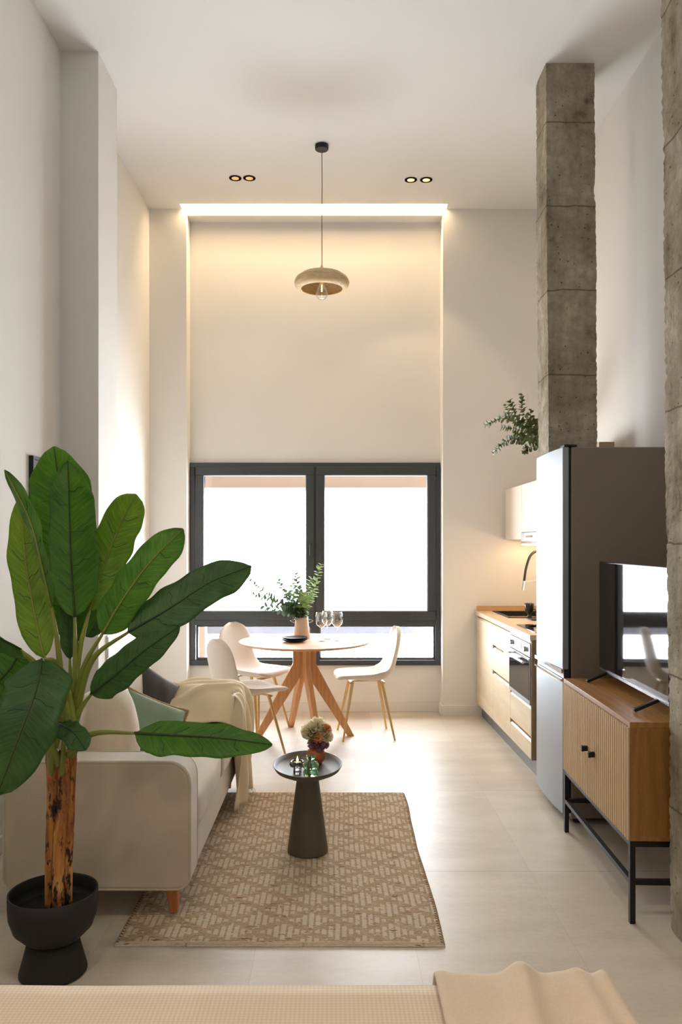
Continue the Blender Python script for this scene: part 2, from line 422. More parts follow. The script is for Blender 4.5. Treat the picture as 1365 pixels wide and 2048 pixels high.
for hx_, hz_ in ((WXp(389), WZp(945)), (WXp(875), WZp(945)), (WXp(875), WZp(1225)), (WXp(389), WZp(1225))):
    MB().tube([(hx_, WY-.018, hz_-.04), (hx_, WY-.018, hz_+.04)], .006).build('window_hinge', M_frame, win)
# outside the glass: beige outer reveal and a low grey-white ledge
M_out = plain('beige_render', rgb(140, 116, 98), .9, var=.02)
rv = MB(); rv.box(-1.75, 1.4, 7.46, 7.9, 2.03, 2.6); rv.box(-1.75, -1.22, 7.46, 7.9, -.1, 2.6); rv.box(1.12, 1.6, 7.46, 7.9, -.1, 2.6)
struct('wall_outer', rv, M_out)
struct('trim_2', MB().box(-1.22, 1.12, 7.6, 7.64, 0.65, 0.73), plain('grey_rail', rgb(110, 110, 120), .6))

# ================================================================ CEILING LIGHTS
M_bulbglow = emit('warm_spot', (1.0, 0.62, 0.26, 1), 1.1)
M_copper = plain('copper_reflector', (0.75, 0.42, 0.18, 1), 0.25, 1.0, var=0.02, bump=0)
for k, (x, y, lab, on) in enumerate(((-.808, 6.43, 'leftmost recessed spotlight of the left ceiling pair', 0), (-.695, 6.43, 'inner recessed spotlight of the left ceiling pair', 0),
                                     (.607, 6.46, 'inner recessed spotlight of the right ceiling pair', 1), (.731, 6.46, 'rightmost recessed spotlight of the right ceiling pair', 1),
                                     (-.75, .9, 'left recessed spotlight added above the bed as fill light, out of view', 2), (.25, .9, 'right recessed spotlight added above the bed as fill light, out of view', 2))):
    t = thing('ceiling_spotlight', lab+', copper inside a black ring', 'ceiling light', (x, y, H), 0, 'recessed ceiling spotlights')
    MB().lathe([(.045, -.004), (.050, -.004), (.051, .0), (.045, .0)]+[(.045, -.004)], n=32).build('trim_ring', M_black, t, smooth=False)
    MB().lathe([(.045, -.0035), (.038, -.0005), (.0001, -.0003)], n=32).build('reflector', M_copper, t, smooth=True)
    d = bpy.data.lights.new('spot', 'SPOT'); d.energy = 9 if on else 4; d.color = (1, .72, .42); d.spot_size = 1.3; d.shadow_soft_size = .03
    MB().lathe([(.036, -.0015), (.030, -.004), (.0001, -.005)], n=20).build('bulb', M_bulbglow if on else emit('dim_spot', (1.0, .5, .2, 1), .35), t, smooth=True)
    if y < 2: d.energy = 76; d.spot_size = 2.2; d.spot_blend = .8; d.shadow_soft_size = .12; d.color = (1, .86, .70)  # the two unseen spots over the bed are added to brighten the foreground
    o = bpy.data.objects.new('spot_beam', d); o.location = (x, y, H-.02); COL.objects.link(o)

pend = thing('pendant_lamp', 'turned pale wood pendant lamp hanging on a thin cord above the dining table', 'pendant lamp', (-.103, 5.9, 0))
MB().lathe([(.0001, H-.035), (.046, H-.035), (.05, H-.03), (.05, H)], n=32).build('ceiling_rose', M_black, pend, bevel=.002)
MB().tube([(0, 0, H-.03), (.002, 0, H-.3), (0, 0, 4.0), (.001, 0, 3.53)], .0028, 8).build('cord', plain('brown_cord', rgb(120, 88, 62), .7), pend)
MB().lathe([(.006, 3.565), (.012, 3.545), (.02, 3.525), (.026, 3.515), (.0001, 3.51)], n=24).build('cap', M_lampwood, pend, smooth=True)
prof = [(.02, 3.518), (.09, 3.513), (.15, 3.496), (.19, 3.468), (.204, 3.438), (.198, 3.412), (.178, 3.394), (.155, 3.388), (.15, 3.392), (.175, 3.401), (.190, 3.416), (.195, 3.438), (.182, 3.460), (.145, 3.486), (.09, 3.502), (.02, 3.508)]
MB().lathe(prof+[prof[0]], n=64).build('lamp_shade', M_lampwood, pend, smooth=True)
bb = [(.0001, 3.312), (.022, 3.316), (.04, 3.332), (.047, 3.357), (.042, 3.382), (.026, 3.41), (.016, 3.43), (.014, 3.46)]
MB().lathe(bb, n=32).build('bulb', thin_glass('bulb_glass', refl=.2), pend, smooth=True)
MB().tube([(0, 0, 3.37), (0, 0, 3.42)], .004, 8).build('filament', emit('filament_glow', (1, .65, .2, 1), 6), pend)
MB().tube([(0, 0, 3.43), (0, 0, 3.51)], .02, 16).build('socket', M_gold, pend)

# ================================================================ WALL FITTINGS
def picture(y0, y1, z0, z1, label):
    t = thing('picture_frame', label, 'picture', (XL, y0, z0), 0, 'black framed pictures on the left wall')
    L, hh = y1-y0, z1-z0
    m = MB(); w_ = .018; m.box(0, .025, 0, L, 0, w_); m.box(0, .025, 0, L, hh-w_, hh); m.box(0, .025, 0, w_, w_, hh-w_); m.box(0, .025, L-w_, L, w_, hh-w_)
    m.build('frame', M_black, t, bevel=.001)
    MB().box(.002, .008, w_, L-w_, w_, hh-w_).build('print', plain('paper_print', rgb(214, 205, 190), .8), t)
    MB().box(.014, .016, w_, L-w_, w_, hh-w_).build('glazing', M_pane, t)
picture(4.27, 4.72, 1.35, 1.985, 'black framed picture on the left wall partly hidden by the banana leaves')
picture(3.39, 3.845, 1.35, 1.985, 'black framed picture at the very left edge of the photo')
t = thing('switch_panel', 'tall white column of switches and sockets on the wall pier', 'light switch', (-1.418, 4.93, .73))
MB().box(0, .010, 0, .085, 0, .215).build('back_plate', M_white, t, bevel=.003)
for k in range(3): MB().box(.010, .015, .008, .077, .008+k*.068, .070+k*.068).build('switch_rocker' if k else 'socket', M_white, t, bevel=.003)
t = thing('thermostat', 'small white boxy thermostat above the switch panel on the wall pier', 'thermostat', (-1.418, 4.90, 1.05))
MB().box(0, .03, 0, .11, 0, .10).build('housing', M_white, t, bevel=.006)
MB().box(.03, .032, .02, .09, .03, .08).build('display', plain('dark_display', rgb(60, 62, 70), .2), t)
t = MB().box(1.535, 1.68, YF-.004, YF, 2.70, 2.85).build('vent_cover', M_wall, bevel=.0015)
tag(t, 'square white cover plate on the far wall above the eucalyptus', 'cover plate')

# ================================================================ KITCHEN
KR = 0.0155; KO = (1.236, 7.012, 0)
def kthing(name, label, cat, group=None): return thing(name, label, cat, KO, KR, group)
Y1, Y2, Y3 = -.665, -1.26, -1.855     # unit boundaries in local y
def unit(name, label, ya, yb):
    t = kthing(name, label, 'kitchen cabinet', 'oak kitchen base cabinets'); MB().box(.021, .59, yb+.001, ya-.001, .115, .885).build('body', M_kitdark, t); return t
def front(t, name, ya, yb, z0, z1):
    # upper edge chamfered into a grip
    o = [(0, z0), (.018, z0), (.018, z1), (.012, z1), (0, z1-.012)]
    m = MB(); m.prism(o, 'y', yb+.0015, ya-.0015); return m.build(name, M_kitwood, t, bevel=.001)
u = unit('base_cabinet', 'tall-door oak base cabinet in the far corner by the window wall', 0, Y1); front(u, 'door', 0, Y1, .115, .868)
u = unit('drawer_cabinet', 'oak base cabinet with three drawers between corner cabinet and oven', Y1, Y2)
for z0, z1 in ((.115, .487), (.51, .69), (.712, .868)): front(u, 'drawer', Y1, Y2, z0, z1)
u = thing('oven_cabinet', 'oak cabinet under the oven with two wide drawers, beside the concrete column', 'kitchen cabinet', KO, KR, 'oak kitchen base cabinets')
MB().box(.021, .59, Y3+.001, Y2-.001, .115, .462).box(.0, .59, Y3, Y3+.018, .115, .885).build('body', M_kitdark, u)
for z0, z1 in ((.115, .238), (.262, .452)): front(u, 'drawer', Y2, Y3+.02, z0, z1)
MB().box(.0, .018, Y3, Y3+.019, .115, .885).build('end_panel', M_kitwood, u)
ov = kthing('built_in_oven', 'stainless built-in oven with dark glass door under the hob', 'oven')
oy0, oy1 = Y3+.022, Y2-.003
MB().box(.02, .55, oy0, oy1, .465, .884).build('body', M_black, ov)
cp = MB().box(-.006, .02, oy0, oy1, .775, .862).build('control_panel', M_steel, ov, bevel=.002)
MB().box(-.002, .02, oy0, oy1, .866, .884).build('vent_strip', M_steel, ov)
for k in (-.19, .19): MB().tube([(-.006, (oy0+oy1)/2+k, .818), (-.028, (oy0+oy1)/2+k, .818)], .017, 20).build('knob', M_chrome, cp)
MB().box(-.0075, -.006, (oy0+oy1)/2-.06, (oy0+oy1)/2+.06, .80, .838).build('display', M_black, cp)
dr = MB().box(-.008, .02, oy0, oy1, .465, .770).build('oven_door', M_steel, ov, bevel=.002)
gb = N('oven_glass'); gb.set(Base_Color=(.02, .02, .022, 1), Roughness=.05, Specular_IOR_Level=1.0); M_ovglass = gb.m
MB().box(-.011, -.008, oy0+.012, oy1-.012, .495, .766).build('door_glass', M_ovglass, dr)
hb = MB(); hb.tube([(-.045, oy0+.03, .738), (-.045, oy1-.03, .738)], .009, 12); hb.tube([(-.045, oy0+.05, .738), (-.008, oy0+.05, .738)], .006, 8); hb.tube([(-.045, oy1-.05, .738), (-.008, oy1-.05, .738)], .006, 8)
hb.build('handle', M_chrome, dr)
pl = kthing('plinth', 'dark grey kickboard running under the kitchen cabinets', 'plinth'); MB().box(.045, .06, Y3, 0, 0, .113).build('board', plain('plinth_grey', rgb(120, 118, 116), .45, .3), pl)
wt = kthing('worktop', 'beige stone worktop over the oak kitchen cabinets', 'worktop')
sx0, sx1, sy0, sy1 = .14, .50, -.66, -.10
M_work = plain('beige_worktop', rgb(214, 188, 160), .28, var=.05, nscale=60, bump=0)
m = MB(); z0, z1 = .888, .922; m.box(-.012, sx0, Y3, 0, z0, z1); m.box(sx1, .6, Y3, 0, z0, z1); m.box(sx0, sx1, Y3, sy0, z0, z1); m.box(sx0, sx1, sy1, 0, z0, z1)
m.build('slab', M_work, wt)
MB().box(0, .6, -.012, 0, z1, .965).box(.588, .6, Y3, -.012, z1, .965).build('upstand', plain('tan_upstand', rgb(196, 158, 112), .5), wt, bevel=.001)
sk = kthing('sink', 'black inset sink at the window end of the worktop', 'sink')
m = MB(); m.box(sx0-.02, sx0+.012, sy0-.02, sy1+.02, z1, z1+.005); m.box(sx1-.012, sx1+.02, sy0-.02, sy1+.02, z1, z1+.005); m.box(sx0, sx1, sy0-.02, sy0+.012, z1, z1+.005); m.box(sx0, sx1, sy1-.012, sy1+.02, z1, z1+.005)
m.build('rim', M_blackmat, sk)
m = MB(); a = .006; m.box(sx0, sx0+a, sy0, sy1, .76, z1); m.box(sx1-a, sx1, sy0, sy1, .76, z1); m.box(sx0, sx1, sy0, sy0+a, .76, z1); m.box(sx0, sx1, sy1-a, sy1, .76, z1); m.box(sx0, sx1, sy0, sy1, .755, .762)
m.build('basin', M_blackmat, sk); MB().lathe([(.03, .763), (.03, .766), (.0001, .766)], c=((sx0+sx1)/2, (sy0+sy1)/2, 0), n=20).build('drain', M_chrome, sk)
fc = thing('kitchen_faucet', 'black gooseneck faucet with chrome spray head arching over the sink', 'faucet', (1.74, 6.5, .922))
MB().lathe([(.026, 0), (.026, .05), (.018, .055), (.018, .12)], n=24).build('base', M_chrome, fc, smooth=False)
pts = bez([(0, 0, .1), (0, 0, .40), (-.02, -.02, .49), (-.09, -.05, .535), (-.17, -.08, .50), (-.215, -.1, .40), (-.235, -.11, .29)], 40)
MB().tube(pts, .0105, 14).build('hose_spout', plain('black_rubber', rgb(52, 42, 36), .5), fc, smooth=True)
MB().tube([(-.235, -.11, .29), (-.250, -.117, .215)], [.014, .017], 16).build('spray_head', M_chrome, fc)
MB().tube([(0, 0, .305), (-.225, -.105, .285)], .003, 8).build('support_rod', M_chrome, fc)
MB().tube([(0, 0, .09), (0, -.07, .11)], .006, 8).build('lever', M_chrome, fc)
hob = kthing('induction_hob', 'black glass hob set into the worktop above the oven', 'hob')
MB().box(.055, .535, -1.74, -1.22, z1, z1+.006).build('glass_top', M_ovglass, hob, bevel=.002)
gm = plain('hob_marking', rgb(120, 118, 116), .4)
for (cx, cy, r) in ((.18, -1.36, .08), (.4, -1.36, .07), (.18, -1.6, .07), (.4, -1.6, .09)):
    MB().lathe([(r, z1+.0062), (r+.003, z1+.0064), (r+.003, z1+.0062)], c=(cx, cy, 0), n=36).build('cooking_zone', gm, hob)
# small black things on the counter
M_dkglass = plain('smoked_black', rgb(40, 38, 38), .15, .2)
t = thing('coffee_tray', 'small dark tray under the coffee things on the worktop', 'tray', (1.63, 6.2, .9225))
MB().prism(rrect(-.13, .13, -.09, .09, .02), 'z', 0, .008).build('tray_base', M_blackmat, t)
def cup(loc, label, cat, prof):
    t = thing('coffee_cup', label, cat, loc); MB().lathe(prof, n=32).build('bowl', M_dkglass, t, smooth=True)
    h = [(math.cos(a)*.018+.036, 0, .045+math.sin(a)*.018) for a in [PI*k/10-PI/2 for k in range(11)]]
    MB().tube(h, .0035, 8).build('handle', M_dkglass, t, smooth=True); return t
cup((1.525, 6.30, .9305), 'black footed cup standing at the left of the coffee tray', 'cup', [(.022, 0), (.024, .004), (.012, .012), (.012, .03), (.03, .04), (.036, .085), (.038, .11), (.035, .11), (.032, .085), (.0001, .04)])
t = thing('coffee_pot', 'dark moka coffee pot on the tray, half hidden by the fridge', 'coffee pot', (1.625, 6.2, .9305), .3)
MB().lathe([(.045, 0), (.045, .06), (.03, .075), (.04, .09), (.042, .14), (.038, .145), (.0001, .15)], n=8).build('pot_body', M_dkglass, t)
MB().lathe([(.01, .15), (.012, .165), (.0001, .17)], n=12).build('lid_knob', M_blackmat, t)
MB().tube([(-.04, 0, .12), (-.075, 0, .15)], [.012, .005], 10).build('spout', M_chrome, t)
MB().tube(bez([(.04, 0, .13), (.085, 0, .125), (.08, 0, .06)], 10), .007, 8).build('handle', M_blackmat, t)

# wall cabinets, hood
def wallcab(y0, y1, label, z0):
    t = thing('wall_cabinet', label, 'wall cabinet', (1.487, 0, 0), 0, 'cream kitchen wall cabinets')
    MB().box(.02, XR-1.487, y0, y1, z0, 1.985).build('body', M_cabwhite, t, bevel=.002)
    MB().box(0, .018, y0+.0015, y1-.0015, z0, 1.983).build('door', M_cabwhite, t, bevel=.006, seg=3)
wallcab(6.40, 7.022, 'cream wall cabinet in the far corner above the sink', 1.545)
wallcab(5.80, 6.397, 'cream wall cabinet holding the extractor hood', 1.60)
wallcab(5.15, 5.797, 'cream wall cabinet hidden mostly behind the concrete column', 1.545)
t = thing('extractor_hood', 'slim grey slide-out extractor hood under the cream wall cabinet', 'extractor hood', (1.48, 5.8, 1.53))
MB().box(.0, XR-1.48, .001, .596, .0, .068).build('hood_body', plain('hood_grey', rgb(176, 176, 180), .35, .5), t, bevel=.002)
MB().box(-.012, .0, .22, .38, .03, .042).build('handle', M_chrome, t)
t = thing('cabinet_light', 'warm light strip fixed under the kitchen wall cabinets', 'strip light', (1.62, 5.3, 1.497))
MB().box(0, .02, 0, 1.65, 0, .012).build('diffuser', emit('under_cabinet_glow', (1, .72, .42, 1), 28), t)
MB().box(-.01, .03, -.01, 1.66, .0125, .045).build('profile', M_white, t)
t = MB().box(1.70, 1.80, 5.16, 5.5, 1.987, 2.17).build('duct_box', plain('beige_box', rgb(190, 170, 146), .7), bevel=.003)
tag(t, 'small beige duct box showing above the fridge, right of the column', 'duct box')

# ================================================================ FRIDGE
fr = thing('fridge', 'tall stainless steel fridge freezer with grey sides in front of the concrete column', 'fridge', (1.212, 4.31, 0))
FW, FH = .565, 2.035
MB().box(.058, .64, 0, FW, .03, FH).build('body', M_fside, fr, bevel=.006)
MB().box(.045, .058, .006, FW-.006, .06, FH-.004).build('gasket', M_black, fr)
def bowdoor(z0, z1, nm):
    out = [(.045, 0), (.045, FW)]+[(0.012-.012*math.sin(PI*k/14), FW*(1-k/14)) for k in range(15)]
    m = MB(); m.prism([(a, b) for a, b in out], 'z', z0, z1); return m.build(nm, M_steel, fr, bevel=.004)
d1 = bowdoor(.835, FH, 'fridge_door'); d2 = bowdoor(.055, .77, 'freezer_door')
MB().box(.018, .045, .003, FW-.003, .765, .84).build('handle_recess', plain('handle_dark', rgb(56, 58, 62), .4, .5), fr)
MB().box(.004, .018, .0, FW, .815, .835).build('grip_rail', M_chrome, d1)
MB().box(.0, .012, .0, FW, .772, .785).build('grip_rail', M_chrome, d2)
for z_ in (.803, .04, FH+.003): MB().tube([(.04, .02, z_-.012), (.04, .02, z_+.012)], .012, 14).build('hinge', M_chrome if z_ < 1 else M_black, fr)
MB().box(.02, .09, .0, .08, FH+.001, FH+.014).build('hinge_cover', M_black, fr, bevel=.003)
for a in (.05, FW-.05): MB().tube([(.1, a, 0), (.1, a, .032)], .018, 12).build('foot', M_black, fr)
MB().box(.07, .08, .02, FW-.02, .012, .03).build('toe_strip', M_black, fr)

# ================================================================ SIDEBOARD + TV
sb = thing('sideboard', 'oak sideboard with fluted doors on a black metal frame, under the television', 'sideboard', (1.172, 3.185, 0), -.028)
SL, SD, s0, s1 = 1.03, .40, .33, .805
MB().box(0, SD, 0, SL, s1-.022, s1).build('top_panel', M_cabtop, sb, bevel=.0015)
MB().box(0, SD, 0, SL, s0, s0+.02).build('bottom_panel', M_cabtop, sb, bevel=.0015)
MB().box(.0, SD, 0, .02, s0+.02, s1-.022).build('side_panel', M_cabwood, sb, bevel=.001)
MB().box(.0, SD, SL-.02, SL, s0+.02, s1-.022).build('side_panel', M_cabwood, sb, bevel=.001)
MB().box(SD-.008, SD, .02, SL-.02, s0+.02, s1-.022).build('back_panel', M_cabwood, sb)
def flute(y0, y1):
    n = 18; p = (y1-y0)/n; o = [(.03, y1), (.03, y0)]
    for k in range(n):
        b = y0+k*p; o += [(.010, b+.0015), (-.002, b+.0035), (-.0045, b+.008), (-.0055, b+p*.5), (-.0045, b+p-.008), (-.002, b+p-.0035), (.010, b+p-.0015)]
    m = MB(); m.prism(o, 'z', s0+.001, s1-.024); return m.build('door', M_slat, sb)
for (a, b, hy) in ((.004, SL/2-.001, SL/2-.055), (SL/2+.001, SL-.004, SL/2+.055)):
    d_ = flute(a, b)
    m = MB(); m.box(-.006, -.03, hy-.006, hy+.006, .542, .566); m.box(-.024, -.036, hy-.013, hy+.013, .542, .566); m.build('handle', M_black, d_, bevel=.001)
for (x, y) in ((.012, .012), (.012, SL-.012), (SD-.012, .012), (SD-.012, SL-.012)):
    MB().box(x-.011, x+.011, y-.011, y+.011, 0, s0-.001).build('leg', M_black, sb, bevel=.001)
m = MB()
for z_ in (.155, s0-.023):
    for x in (.012, SD-.012): m.box(x-.01, x+.01, .023, SL-.023, z_, z_+.02)
    for y in (.012, SL-.012): m.box(.023, SD-.023, y-.01, y+.01, z_, z_+.02)
m.build('frame_rail', M_black, sb)

tv = thing('television', 'flat black television standing on the oak sideboard, reflecting the window', 'television', (1.352, 3.235, .805), -.034)
gs = N('tv_screen'); gs.set(Base_Color=(.012, .012, .014, 1), Roughness=.04, Specular_IOR_Level=1.0); M_scr = gs.m
TL = .965
MB().box(0, .028, 0, TL, .055, .615).build('casing', M_black, tv, bevel=.003)
MB().box(-.0025, 0, .008, TL-.008, .07, .608).build('screen', M_scr, tv)
MB().box(-.004, 0.002, 0, TL, .052, .066).build('bottom_bezel', plain('silver_bezel', (.4, .42, .45, 1), .25, .9), tv)
MB().box(.028, .06, .15, TL-.15, .1, .45).build('back_box', M_black, tv, bevel=.01)
for y in (.13, TL-.13):
    m = MB(); m.beam((.014, y, .058), (-.10, y, .008), .022, .014); m.beam((.014, y, .058), (.15, y, .008), .022, .014); m.build('foot', M_black, tv, bevel=.002)

# ================================================================ RUG
def mk_rugmat(name, c1, c2):
    g = N(name); co = g.coord((1, 7, 1)); f = g.noise(co, 28, 5, .75); f2 = g.noise(g.coord((1, 3.5, 1)), 95, 2)
    spots = g.ramp(g.noise(g.coord((1, 6, 1)), 16, 2, .5), [(.66, (0, 0, 0, 1)), (.71, (1, 1, 1, 1))])
    c = g.ramp(g.math('ADD', g.math('MULTIPLY', f, .6), g.math('MULTIPLY', f2, .4)), [(.36, c1), (.6, c2)])
    g.l(g.mix(spots, c, rgb(126, 84, 48)), g.b.inputs['Base Color']); g.set(Roughness=1.0, Specular_IOR_Level=.1)
    wv = g.n('ShaderNodeTexWave'); wv.bands_direction = 'Y'; g.l(g.coord(), wv.inputs['Vector']); wv.inputs['Scale'].default_value = 45; wv.inputs['Distortion'].default_value = 1.0
    g.bump(g.math('ADD', wv.outputs[1], f2), .9, .004); return g.m
RA = mk_rugmat('rug_jute', rgb(150, 122, 90), rgb(216, 190, 158)); RB = mk_rugmat('rug_cotton', rgb(204, 186, 160), rgb(230, 214, 192))
RD = mk_rugmat('rug_stitch', rgb(112, 84, 54), rgb(150, 120, 86))
rx0, rx1, ry0, ry1 = -.838, .413, 3.005, 4.84
ni, nj = 144, 174; m = MB()
def rp(i, j, z):
    u, v = i/ni, j/nj; w_ = .006*math.sin(v*9)*(u > .5)+.004*noise.noise(Vector((u*3, v*6, 0)))
    return (rx0+(rx1-rx0)*u+w_*(u), ry0+(ry1-ry0)*v+.004*noise.noise(Vector((u*5, v*2, 3)))*(1-v), z)
vs = []; fs = []; mi = []
for i in range(ni+1):
    for j in range(nj+1):
        e = (i in (0, ni) or j in (0, nj))
        z = .0015 if e else .011+.0012*random.random()+.001*math.sin(i*2.1)
        vs.append(rp(i, j, z))
for i in range(ni):
    for j in range(nj):
        fs.append((i*(nj+1)+j, (i+1)*(nj+1)+j, (i+1)*(nj+1)+j+1, i*(nj+1)+j+1))
        k = 0; sidx = (i//3) % 8
        for c0, off in ((0, 0), (4, 9)):
            ds = min((sidx-c0) % 8, (c0-sidx) % 8); dj = abs(((j+off) % 18)-9+.5)
            if i % 3 != 2 and ds < 4 and dj < (5.6, 3.6, 2.4, 1.1)[ds]: k = 1
        if j < 2: k = 1
        if random.random() < .02: k = 1-k
        if (i < 2 or i >= ni-2) and j % 2: k = 2
        mi.append(k)
m.v = vs; m.f = fs; m.mi = mi
rug = m.build('area_rug', [RA, RB, RD], smooth=True)
tag(rug, 'woven jute and cream rug with a stepped diamond pattern on the tiles', 'rug')
bpy_rug_z = .012

# ================================================================ SIDE TABLE AND WHAT STANDS ON IT
st = thing('side_table', 'olive grey pedestal side table with a dish top, standing on the rug', 'side table', (-.137, 3.91, .0125))
MB().lathe([(.0001, 0), (.094, 0), (.099, .004), (.099, .012), (.052, .365), (.048, .385), (.0001, .385)], n=56).build('pedestal', M_olive, st, smooth=False, bevel=.001)
dish = [(.0001, .378), (.06, .378), (.12, .388), (.158, .408), (.168, .425), (.169, .430), (.165, .430), (.155, .415), (.12, .400), (.06, .394), (.0001, .394)]
MB().lathe(dish, n=72, sy=1.42).build('dish_top', M_olive, st, smooth=True)
TZ = .0125+.3945
def fixsmooth(o):
    return o
# small round terracotta vase and its flowers
vs_ = thing('bud_vase', 'small round terracotta vase holding flowers on the side table', 'vase', (-.100, 4.02, TZ+.001))
MB().lathe([(.0001, 0), (.025, 0), (.040, .018), (.047, .04), (.043, .066), (.03, .080), (.024, .086), (.021, .086), (.026, .076), (.0001, .05)], n=36, wob=lambda a, z: 1+.012*math.cos(9*a)).build('vase_body', plain('terracotta', rgb(190, 104, 62), .55), vs_, smooth=True)
fl = thing('flower_bunch', 'bunch of cream, peach and purple dried flowers in the terracotta vase', 'flowers', (-.100, 4.02, TZ+.07))
def petal_mat(nm, c1, c2):
    g = N(nm); co = g.coord(); f = g.noise(co, 40, 3); g.l(g.ramp(f, [(.35, c1), (.65, c2)]), g.b.inputs['Base Color']); g.set(Roughness=.8)
    
    tl = g.n('ShaderNodeBsdfTranslucent'); tl.inputs[0].default_value = c2; mx = g.n('ShaderNodeMixShader'); mx.inputs[0].default_value = .4
    g.l(g.b.outputs[0], mx.inputs[1]); g.l(tl.outputs[0], mx.inputs[2]); g.l(mx.outputs[0], g.out.inputs[0]); return g.m
PM = [petal_mat('cream_petal', rgb(232, 218, 178), rgb(250, 242, 218)), petal_mat('peach_petal', rgb(230, 136, 100), rgb(244, 206, 156)), petal_mat('purple_petal', rgb(136, 88, 114), rgb(190, 144, 156)), petal_mat('green_bud', rgb(140, 140, 70), rgb(190, 180, 110))]
def bloom(c, r, mat, seed, nm='bloom', n=34):
    r *= 1.3; c = Vector((c[0]*1.2, c[1], c[2]*1.15)); rnd = random.Random(seed); m = MB()
    for k in range(n):
        z = 1-1.8*(k+.5)/n; a = k*2.39996; q = math.sqrt(max(0, 1-z*z)); d = Vector((q*math.cos(a), q*math.sin(a), z))
        t_ = d.orthogonal().normalized(); b = d.cross(t_); ph = rnd.random()*6
        tw_ = rnd.random()*PI; t_, b = t_*math.cos(tw_)+b*math.sin(tw_), b*math.cos(tw_)-t_*math.sin(tw_)
        def fn(u, v, d=d, t_=t_, b=b, ph=ph):
            wdt = .12+.62*u**.7; x = (v-.5)*2
            ruf = .13*u*u*math.sin(11*v+ph)
            return c+(d*(u*(1-.16*x*x)+.05*math.sin(17*v+ph)*u)+t_*x*wdt*.62+b*(ruf+.20*u*math.sin(2.4*x)))*r
        m.grid(fn, 5, 10)
    return m.build(nm, mat, fl, smooth=True)
bloom((-.025, -.01, .085), .036, PM[0], 1); bloom((.006, .01, .105), .036, PM[0], 2); bloom((.036, 0, .085), .030, PM[0], 3); bloom((.048, -.01, .060), .024, PM[0], 9); bloom((-.008, -.02, .068), .026, PM[3], 4)
bloom((.010, -.038, .060), .020, PM[1], 5); bloom((.045, -.015, .098), .018, PM[1], 6)
bloom((-.010, -.02, .032), .024, PM[2], 7); bloom((.016, -.025, .022), .024, PM[2], 8); bloom((.035, 0, .025), .020, PM[2], 10)
m = MB()
for k in range(6): m.tube([(0, 0, -.03), ((k-2.5)*.01, -.005, .06)], .002, 6)
m.build('stems', plain('stem_green', rgb(110, 116, 60), .7), fl)
# smoked glass tealight holder
th = thing('tealight_holder', 'smoked glass tealight holder with a lit candle on the side table', 'candle holder', (-.185, 3.855, TZ+.001))
M_smoke = glass('smoked_glass', (.28, .27, .30, 1), .02)
MB().lathe([(.0001, 0), (.019, 0), (.020, .004), (.019, .028), (.034, .034), (.039, .044), (.036, .054), (.028, .060), (.024, .058), (.024, .046), (.021, .040), (.0001, .038)], n=36).build('glass_body', M_smoke, th, smooth=True)
cd = MB().lathe([(.0001, .0385), (.019, .0385), (.019, .053), (.0001, .053)], n=24).build('candle', plain('wax', rgb(240, 226, 200), .5), th)
MB().lathe([(.0001, .054), (.004, .058), (.0055, .064), (.003, .074), (.0001, .084)], n=12).build('flame', emit('flame_glow', (1, .5, .12, 1), 7), cd, smooth=True)
gv = thing('bubble_candle_holder', 'green ribbed glass bubble-shaped holder on the side table front', 'candle holder', (-.118, 3.79, TZ+.001))
MB().lathe([(.0001, 0), (.022, 0), (.034, .010), (.037, .024), (.030, .036), (.026, .040), (.036, .048), (.038, .060), (.030, .072), (.016, .078), (.015, .084), (.022, .092), (.024, .100), (.018, .106), (.014, .100), (.0001, .094)], n=64,
           wob=lambda a, z: 1+.05*math.cos(14*(a+z*9))*(1 if z < .078 else .2)).build('glass_body', glass('green_glass', (.40, .80, .45, 1), .01), gv, smooth=True)

# ================================================================ DINING TABLE
tb = thing('dining_table', 'round light oak dining table on crossed wooden legs under the window', 'dining table', (-.246, 6.26, 0))
MB().lathe([(.0001, .722), (.42, .724), (.49, .732), (.508, .737), (.511, .741), (.511, .749), (.508, .752), (.0001, .752)], n=96).build('table_top', M_top, tb, smooth=False, bevel=.001)
for a in (6, 110, 186, 290):
    a = math.radians(a); u = Vector((math.cos(a), math.sin(a), 0)); m = MB()
    s_ = Vector((-u.y, u.x, 0))*.019
    P0 = [(.012, .722), (.012, .60), (.012, .50), (.34, 0.0), (.392, 0.0), (.09, .575), (.09, .722)]
    vs1 = [u*r+Vector((0, 0, z))+s_*k for k in (-1, 1) for r, z in P0]
    n = len(P0); fs1 = [tuple(range(n))[::-1], tuple(range(n, 2*n))]+[(k, (k+1) % n, n+(k+1) % n, n+k) for k in range(n)]
    m.add(vs1, fs1); m.build('leg', M_oak, tb, bevel=.003)

